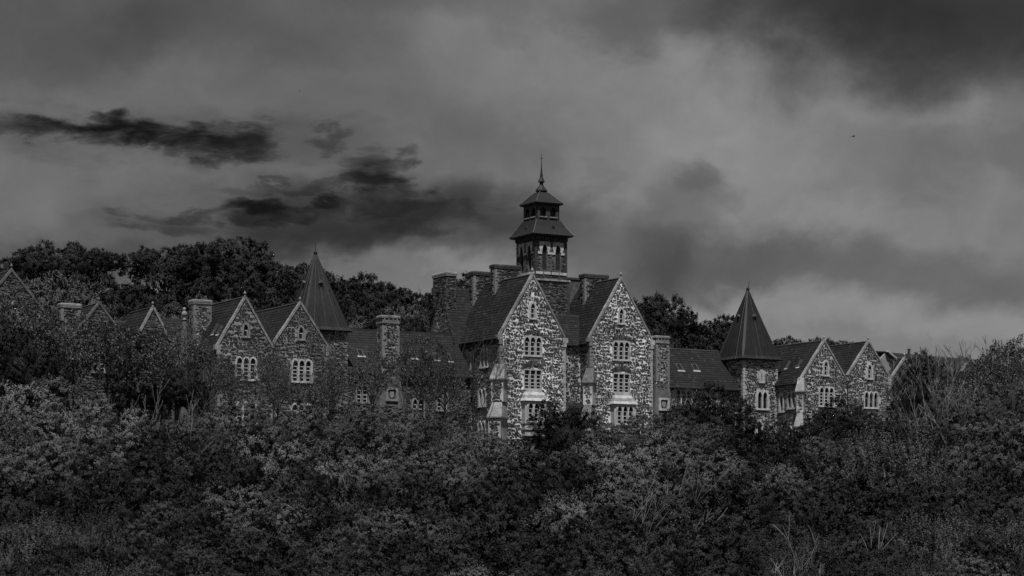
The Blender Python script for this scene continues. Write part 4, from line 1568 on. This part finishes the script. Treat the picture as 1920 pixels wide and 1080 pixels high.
# ---- trees on the hill behind
HG = 'trees on the hill behind the buildings'
skyline = [('dome', 0, 112, 452, 372, 8.4), ('dome', 1, 185, 468, 380, 5.0), ('hill', 0, 45, 480, 375, 6.0), ('hill', 1, 8, 492, 380, 6.0),
           ('dome', 1, 308, 459, 370, 8.2), ('hill', 2, 395, 462, 374, 7.0), ('hill', 0, 440, 448, 372, 7.5), ('hill', 3, 500, 478, 366, 7.0),
           ('hill', 1, 552, 492, 360, 6.0), ('hill', 2, 625, 512, 356, 6.5), ('hill', 3, 668, 518, 352, 6.0), ('hill', 0, 715, 530, 350, 6.0), ('hill', 1, 765, 540, 350, 6.0), ('hill', 2, 812, 544, 352, 5.0),
           ('hill', 3, 880, 512, 345, 5.5),
           ('hill', 0, 1195, 556, 330, 5.0), ('hill', 2, 1240, 557, 326, 5.5), ('hill', 1, 1280, 590, 330, 3.4), ('hill', 3, 1343, 594, 330, 4.4), ('hill', 0, 1378, 604, 335, 3.5),
           ('hill', 1, 1478, 629, 330, 3.6), ('hill', 2, 1535, 636, 330, 3.4), ('hill', 0, 1575, 640, 332, 3.0), ('hill', 3, 1430, 640, 330, 3.5)]
hlook = {'dome': 'dark spreading domed tree on the skyline', 'hill': 'dark rounded tree on the skyline'}
for k, v, px, py, Y, r in skyline:
    plant(k, v, px, py, Y, r, 'hill_tree', hlook[k], 'tree', HG, 'behind {}', r * 1.05)
fill = [(20, 512, 335, 7), (100, 512, 325, 7.5), (165, 512, 345, 7), (240, 532, 345, 7), (60, 545, 300, 6), (150, 535, 300, 6.5), (225, 555, 305, 6), (300, 522, 338, 7.5),
        (370, 520, 345, 7), (440, 505, 345, 7.5), (500, 530, 335, 7), (310, 580, 300, 6), (395, 560, 305, 6), (470, 570, 300, 5.5), (540, 545, 325, 6.5), (640, 555, 325, 6.5),
        (700, 565, 322, 6), (760, 572, 322, 6), (815, 580, 320, 5), (660, 595, 300, 5), (740, 600, 300, 5), (1215, 600, 315, 5), (1270, 625, 312, 4.5), (1335, 630, 312, 4.5),
        (1400, 640, 315, 4), (1510, 655, 315, 4), (1560, 660, 315, 4)]
for i, (px, py, Y, r) in enumerate(fill):
    grey = i in (1, 4, 5, 11, 12, 17, 19)
    plant('mist' if grey else 'hill', i % 2 if grey else i % 4, px, py, Y, r, 'hill_tree', 'greyer leafy tree lower on the hill' if grey else 'dark leafy tree lower on the hill', 'tree', HG, 'behind {}', r * 1.05)

# ---- dark evergreens and thin trees close to the walls
for i, (px, py, Y, r) in enumerate([(1050, 752, 232, 3.0), (1070, 775, 226, 3.9), (1338, 722, 238, 3.8), (1366, 768, 234, 3.8), (1296, 752, 238, 3.0), (1462, 800, 236, 2.4), (1575, 748, 245, 3.6), (1612, 765, 243, 3.0), (1535, 790, 240, 2.6),
                                    (1745, 668, 252, 4.6), (1722, 722, 246, 3.0), (1800, 700, 252, 3.6), (332, 682, 204, 2.6), (268, 612, 215, 3.0), (262, 680, 208, 3.4), (25, 600, 196, 3.6), (55, 640, 192, 3.4)]):
    plant('dark', i % 3, px, py, Y, r, 'evergreen_tree', 'dense dark evergreen', 'tree', 'dark evergreens beside the walls', 'in front of {}', r * 1.15)
for i, (px, py, Y, r) in enumerate([(140, 598, 205, 4.0), (95, 605, 200, 3.6), (200, 610, 205, 3.6), (60, 570, 205, 3.0), (330, 615, 212, 3.4), (300, 660, 205, 3.2), (392, 670, 208, 2.8), (432, 690, 212, 2.0), (512, 672, 218, 2.0), (520, 700, 214, 2.4), (600, 705, 216, 2.4), (628, 680, 222, 2.4),
                                    (700, 670, 232, 3.2), (790, 640, 235, 3.6), (835, 690, 236, 2.8), (1290, 735, 240, 2.6), (1830, 675, 236, 4.0), (1885, 650, 232, 4.4), (1925, 640, 228, 4.4), (1870, 700, 222, 4.0), (5, 560, 205, 3.4)]):
    plant('thin', i % 3, px, py, Y, r, 'thin_tree', 'thin leaved twiggy tree', 'tree', 'thin leaved trees beside the walls', 'in front of {}', r * 1.2)

# ---- the wooded slope in front
FG = 'leafy shrubs covering the slope below the buildings'
looks = {'deep': 'shade coloured leafy shrub', 'leafy': 'leafy rounded shrub', 'pale': 'pale leaved broad shrub', 'shooty': 'shrub with upright leafy shoots', 'dark': 'shade dark leaved shrub'}
bands = [(960, 'at the slope foot, below {}'), (905, 'low on the slope, below {}'), (850, 'mid slope, below {}'), (795, 'high on the slope, below {}'), (0, 'at slope top, below {}')]
mounds = [  # kind, px of crown, py of its top, distance, radius
    ('pale', 55, 712, 170, 5.6), ('pale', 180, 742, 164, 4.8), ('pale', -50, 770, 158, 4.6),
    ('leafy', 318, 775, 178, 3.8), ('leafy', 425, 752, 192, 4.6), ('leafy', 535, 768, 196, 4.2), ('pale', 622, 752, 202, 4.4), ('leafy', 725, 762, 204, 4.6), ('leafy', 822, 778, 204, 4.0), ('leafy', 885, 800, 200, 3.4),
    ('leafy', 1150, 795, 204, 2.6), ('leafy', 1235, 776, 212, 3.6), ('leafy', 1310, 790, 210, 3.0), ('leafy', 1690, 768, 212, 3.2), ('leafy', 1820, 738, 198, 4.4), ('leafy', 1905, 700, 200, 4.6),
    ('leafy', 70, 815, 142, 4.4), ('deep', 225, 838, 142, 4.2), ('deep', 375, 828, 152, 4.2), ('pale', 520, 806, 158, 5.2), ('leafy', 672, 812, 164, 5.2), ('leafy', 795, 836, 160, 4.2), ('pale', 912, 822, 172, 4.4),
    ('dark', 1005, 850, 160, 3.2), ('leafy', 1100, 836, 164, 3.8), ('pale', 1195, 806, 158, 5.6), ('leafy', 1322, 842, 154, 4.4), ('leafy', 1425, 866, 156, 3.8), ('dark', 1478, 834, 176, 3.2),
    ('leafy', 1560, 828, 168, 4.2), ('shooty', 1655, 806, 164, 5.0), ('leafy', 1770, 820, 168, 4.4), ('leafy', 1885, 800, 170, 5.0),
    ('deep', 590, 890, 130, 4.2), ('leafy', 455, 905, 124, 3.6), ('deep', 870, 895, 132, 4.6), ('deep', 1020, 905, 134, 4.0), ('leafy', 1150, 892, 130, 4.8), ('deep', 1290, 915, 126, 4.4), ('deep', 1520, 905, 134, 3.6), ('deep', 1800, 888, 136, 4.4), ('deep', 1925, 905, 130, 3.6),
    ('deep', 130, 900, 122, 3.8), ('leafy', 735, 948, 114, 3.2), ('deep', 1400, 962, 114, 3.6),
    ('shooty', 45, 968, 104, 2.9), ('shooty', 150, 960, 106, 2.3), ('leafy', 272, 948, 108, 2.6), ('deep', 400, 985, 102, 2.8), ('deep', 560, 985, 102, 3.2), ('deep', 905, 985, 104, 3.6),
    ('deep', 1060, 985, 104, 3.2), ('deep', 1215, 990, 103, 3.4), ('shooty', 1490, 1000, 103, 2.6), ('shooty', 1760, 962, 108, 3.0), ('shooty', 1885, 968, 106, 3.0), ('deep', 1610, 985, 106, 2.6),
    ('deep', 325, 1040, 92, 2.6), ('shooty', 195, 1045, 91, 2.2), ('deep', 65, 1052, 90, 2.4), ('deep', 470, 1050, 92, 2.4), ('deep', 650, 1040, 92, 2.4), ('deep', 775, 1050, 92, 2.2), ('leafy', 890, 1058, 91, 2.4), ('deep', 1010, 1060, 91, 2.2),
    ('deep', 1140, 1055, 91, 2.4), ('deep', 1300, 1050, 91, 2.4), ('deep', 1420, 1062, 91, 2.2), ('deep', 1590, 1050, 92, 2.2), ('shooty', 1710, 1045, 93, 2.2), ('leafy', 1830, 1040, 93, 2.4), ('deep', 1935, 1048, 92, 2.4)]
pick = random.Random(5)
for i, (kd, px, py, Y, r) in enumerate(mounds):
    where = next(w for lim, w in bands if py >= lim)
    nv = {'leafy': 3, 'deep': 3, 'pale': 3, 'shooty': 3, 'dark': 3}[kd]
    plant(kd, i % nv, px, py, Y, r * 1.08, 'shrub', looks[kd], 'shrub', FG, where, r * pick.uniform(.9, 1.1))
for i, (px, py, Y, r) in enumerate([(1690, 918, 126, 3.6), (1610, 925, 124, 2.8), (1380, 892, 132, 2.8), (690, 932, 122, 3.4), (810, 992, 105, 2.8), (190, 905, 116, 2.6), (335, 915, 114, 2.6), (430, 842, 146, 2.6),
                                    (570, 868, 136, 2.4), (1065, 858, 142, 2.4), (1448, 838, 162, 2.8), (960, 885, 132, 2.4), (1555, 955, 112, 2.6), (300, 800, 158, 2.4), (1130, 950, 114, 2.2), (1840, 880, 140, 2.8),
                                    (30, 890, 118, 2.6), (480, 1000, 98, 2.2), (1330, 985, 101, 2.4), (1660, 1010, 97, 2.6), (725, 1008, 97, 2.2), (1870, 1010, 98, 2.2), (120, 1010, 97, 2.0), (980, 1010, 97, 2.0)]):
    plant('dark', i % 3, px, py, Y, r, 'shrub', 'added shade black shrub', 'shrub', FG, next(w for lim, w in bands if py >= lim), r * 1.0)  # near-black shrubs added so their colour stands in for shaded hollows
# low filler shrubs between the mounds, their dark colour standing for shade
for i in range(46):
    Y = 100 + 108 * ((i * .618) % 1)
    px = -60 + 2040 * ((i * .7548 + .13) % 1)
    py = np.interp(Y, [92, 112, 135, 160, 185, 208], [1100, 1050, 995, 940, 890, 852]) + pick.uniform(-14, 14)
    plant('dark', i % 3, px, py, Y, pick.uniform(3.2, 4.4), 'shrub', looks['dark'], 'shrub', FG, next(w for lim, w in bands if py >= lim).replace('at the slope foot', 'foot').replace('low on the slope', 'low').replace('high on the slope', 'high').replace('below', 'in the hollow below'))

# ---- undergrowth filling the gaps between the shrubs
g = np.random.default_rng(3)
ux = g.uniform(-80, 80, 12000)
uy = g.uniform(80, 262, 12000)
ok = (np.abs(ux) < uy * .34 + 6) & ((-(ux - OX) * ST + (uy - OY) * CT) < -3.5)
ux, uy = ux[ok], uy[ok]
P = np.stack([ux, uy, ground_z(ux, uy) + g.uniform(0, .9, len(ux))], 1)
D = unit(np.stack([g.normal(0, .4, len(ux)), g.normal(0, .4, len(ux)), np.ones(len(ux))], 1))
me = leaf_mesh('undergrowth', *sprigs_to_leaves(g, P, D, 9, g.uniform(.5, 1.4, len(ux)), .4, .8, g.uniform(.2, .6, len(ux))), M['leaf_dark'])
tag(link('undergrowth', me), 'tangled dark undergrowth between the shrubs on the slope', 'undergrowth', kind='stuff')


# ---- plants that would share a label are told apart by their order from the left
for lab, mem in used_labels.items():
    mem.sort(key=lambda q: q[0])
    names = {2: ('left', 'right'), 3: ('left', 'middle', 'right'), 4: ('leftmost', 'mid left', 'mid right', 'rightmost')}.get(len(mem))
    if names:
        for nm, (_, o) in zip(names, mem):
            o['label'] = '%s %s' % (nm, lab)

# ---- leafless saplings and dead branches
def bare(px, top, Y, spread, m, label, seed, name='bare_tree', cat='tree', stems=5, r0=.07, lean=0.0, fork=3, low=None):
    """a fan of stems from one foot, the highest reaching the height seen at (px, top) from Y metres off"""
    g_ = random.Random(seed)
    x = (px - 960) * Y / F0
    gz = float(ground_z(x, Y))
    o = bpy.data.objects.new(name, None)
    C.objects.link(o)
    o.location = (x, Y, gz)
    tag(o, label, cat, 'leafless trees and branches among the shrubs')
    H = (YH - top) * Y / F0 - gz

    def branch(mb, p, d, ln, r, lev, sides=5):
        pts, rad = [p.copy()], [r]
        n = 6 if lev == 0 else 4
        for q in range(n):
            d = (d + Vector((g_.uniform(-.13, .13), g_.uniform(-.13, .13), g_.uniform(-.02, .07)))).normalized()
            p = p + d * ln / n
            pts.append(p.copy())
            rad.append(max(r * (1 - .8 * (q + 1) / n), .012))
        mb.tube(pts, rad, sides)
        if lev < fork:
            for q in range(g_.choice((2, 3, 3)) if lev else 4):
                i_ = g_.randrange(2, len(pts) - 1) if lev else g_.randrange(3, len(pts) - 1)
                a = g_.uniform(0, 6.28)
                dd = (d + Vector((math.cos(a), math.sin(a) * .6, g_.uniform(0, .35))) * g_.uniform(.35, .75)).normalized()
                branch(mb, pts[i_], dd, ln * g_.uniform(.3, .5), rad[i_] * .7, lev + 1, 4)
    for k in range(stems):
        f = (k + .5) / stems * 2 - 1
        dv = Vector((f * spread + lean + g_.uniform(-.08, .08), g_.uniform(-.25, .15), 1)).normalized()
        mb = MB()
        branch(mb, Vector((f * .15, g_.uniform(-.1, .1), -.2)), dv, H * g_.uniform(.8, 1.08) / max(.7, dv.z) * .95, r0 * g_.uniform(.75, 1.15), 0)
        mb.build('stem', m, o)


bare(752, 625, 212, .34, M['bark'], 'dark leafless tree fanning up in front of the low link roof', 1, lean=.12)
bare(790, 618, 217, .3, M['bark'], 'dark leafless tree leaning right toward the main block flank', 2, lean=.3, stems=4)
bare(868, 640, 224, .3, M['bark'], 'thin dark leafless tree crossing the main block flank', 3, lean=.38, r0=.06, stems=4)
bare(572, 640, 207, .36, M['bark'], 'dark leafless tree before the dark wing gables', 4, r0=.065)
bare(500, 660, 204, .3, M['bark'], 'dark leafless tree below the dark wing left gable', 5, r0=.055, lean=-.2, stems=3)
bare(420, 640, 203, .3, M['bark'], 'dark leafless tree left of the dark wing', 6, r0=.055, lean=-.3, stems=3)
bare(1742, 690, 200, .3, M['bark_pale'], 'pale bare branched tree fanning up before the dark evergreen at right', 7, r0=.07, stems=6)
bare(1778, 700, 196, .26, M['bark_pale'], 'pale bare tree leaning right beside the fanning pale one', 8, r0=.06, lean=.12)
bare(1722, 735, 202, .3, M['bark_pale'], 'small pale bare tree leaning left at right side', 9, r0=.05, lean=-.2, stems=4)
bare(1893, 700, 190, .24, M['bark'], 'tall dark bare tree by the right edge', 10, r0=.08, lean=.05, stems=4)
bare(1832, 690, 196, .26, M['bark'], 'slim dark bare tree left of the right edge', 12, r0=.06, stems=4)
bare(1215, 902, 134, .4, M['bark_pale'], 'pale dead branches sticking out of shrubs below the slim chimney', 13, 'dead_shrub', 'dead shrub', 3, .04, .45, 2)
bare(1185, 945, 121, .4, M['bark_pale'], 'pale arching dead branches below the right tall gable', 14, 'dead_shrub', 'dead shrub', 3, .035, .35, 2)
bare(1500, 1030, 98, .6, M['bark_pale'], 'tangle of pale twigs at the foot below the right wing', 15, 'dead_shrub', 'dead shrub', 4, .025, .2, 2)
bare(285, 725, 178, .35, M['bark_pale'], 'pale dead twigs below the stone pinnacle', 16, 'dead_shrub', 'dead shrub', 3, .035, -.2, 2)
bare(345, 770, 165, .4, M['bark_pale'], 'pale slanting dead twigs below the dark wing', 17, 'dead_shrub', 'dead shrub', 3, .03, -.3, 2)
bare(660, 895, 142, .4, M['bark_pale'], 'thin pale dead stems half way up the slope left of centre', 18, 'dead_shrub', 'dead shrub', 3, .03, .1, 2)

# ---- a few birds high up
for px, py, Y, sc, ro, lab in ((1600, 256, 260, 1.0, .4, 'small dark bird flying in the right sky'), (1437, 568, 240, .45, 1.2, 'tiny dark bird right of the right spire'),
                               (562, 171, 260, .45, .2, 'tiny dark bird high in the left sky'), (228, 303, 260, .5, 2.0, 'tiny dark bird under the dark gap of left sky')):
    o = bpy.data.objects.new('bird', None)
    C.objects.link(o)
    o.location = ((px - 960) * Y / F0, Y, (YH - py) * Y / F0)
    o.rotation_euler = (0, 0, ro)
    o.scale = (sc, sc, sc)
    tag(o, lab, 'bird', 'birds in the sky')
    mb = MB()
    prof = [(.01, -.2), (.045, -.12), (.06, 0), (.045, .12), (.03, .16), (.035, .2), (.005, .27)]
    mb.rings([[(x, r * math.cos(q * 1.047), r * math.sin(q * 1.047)) for q in range(6)] for r, x in prof])
    mb.build('body', M['feather'], o)
    for s in (-1, 1):
        w_ = MB()
        w_.add([(.1, s * .03, .02), (-.06, s * .03, .02), (-.02, s * .18, .14), (.11, s * .18, .15), (-.07, s * .4, .1), (.0, s * .4, .11),
                (.1, s * .03, .0), (-.06, s * .03, .0), (-.02, s * .18, .12), (.11, s * .18, .13), (-.07, s * .4, .09), (.0, s * .4, .1)],
               [(0, 1, 2, 3), (3, 2, 4, 5), (6, 9, 8, 7), (9, 11, 10, 8), (0, 3, 9, 6), (3, 5, 11, 9), (1, 7, 8, 2), (2, 8, 10, 4), (4, 10, 11, 5)])
        w_.build('wing', M['feather'], o)
    t_ = MB()
    t_.add([(-.17, -.02, 0), (-.17, .02, 0), (-.32, .06, .01), (-.32, -.06, .01), (-.17, 0, .02)], [(0, 1, 2, 3), (0, 4, 1), (1, 4, 2), (2, 4, 3), (3, 4, 0)])
    t_.build('tail', M['feather'], o)
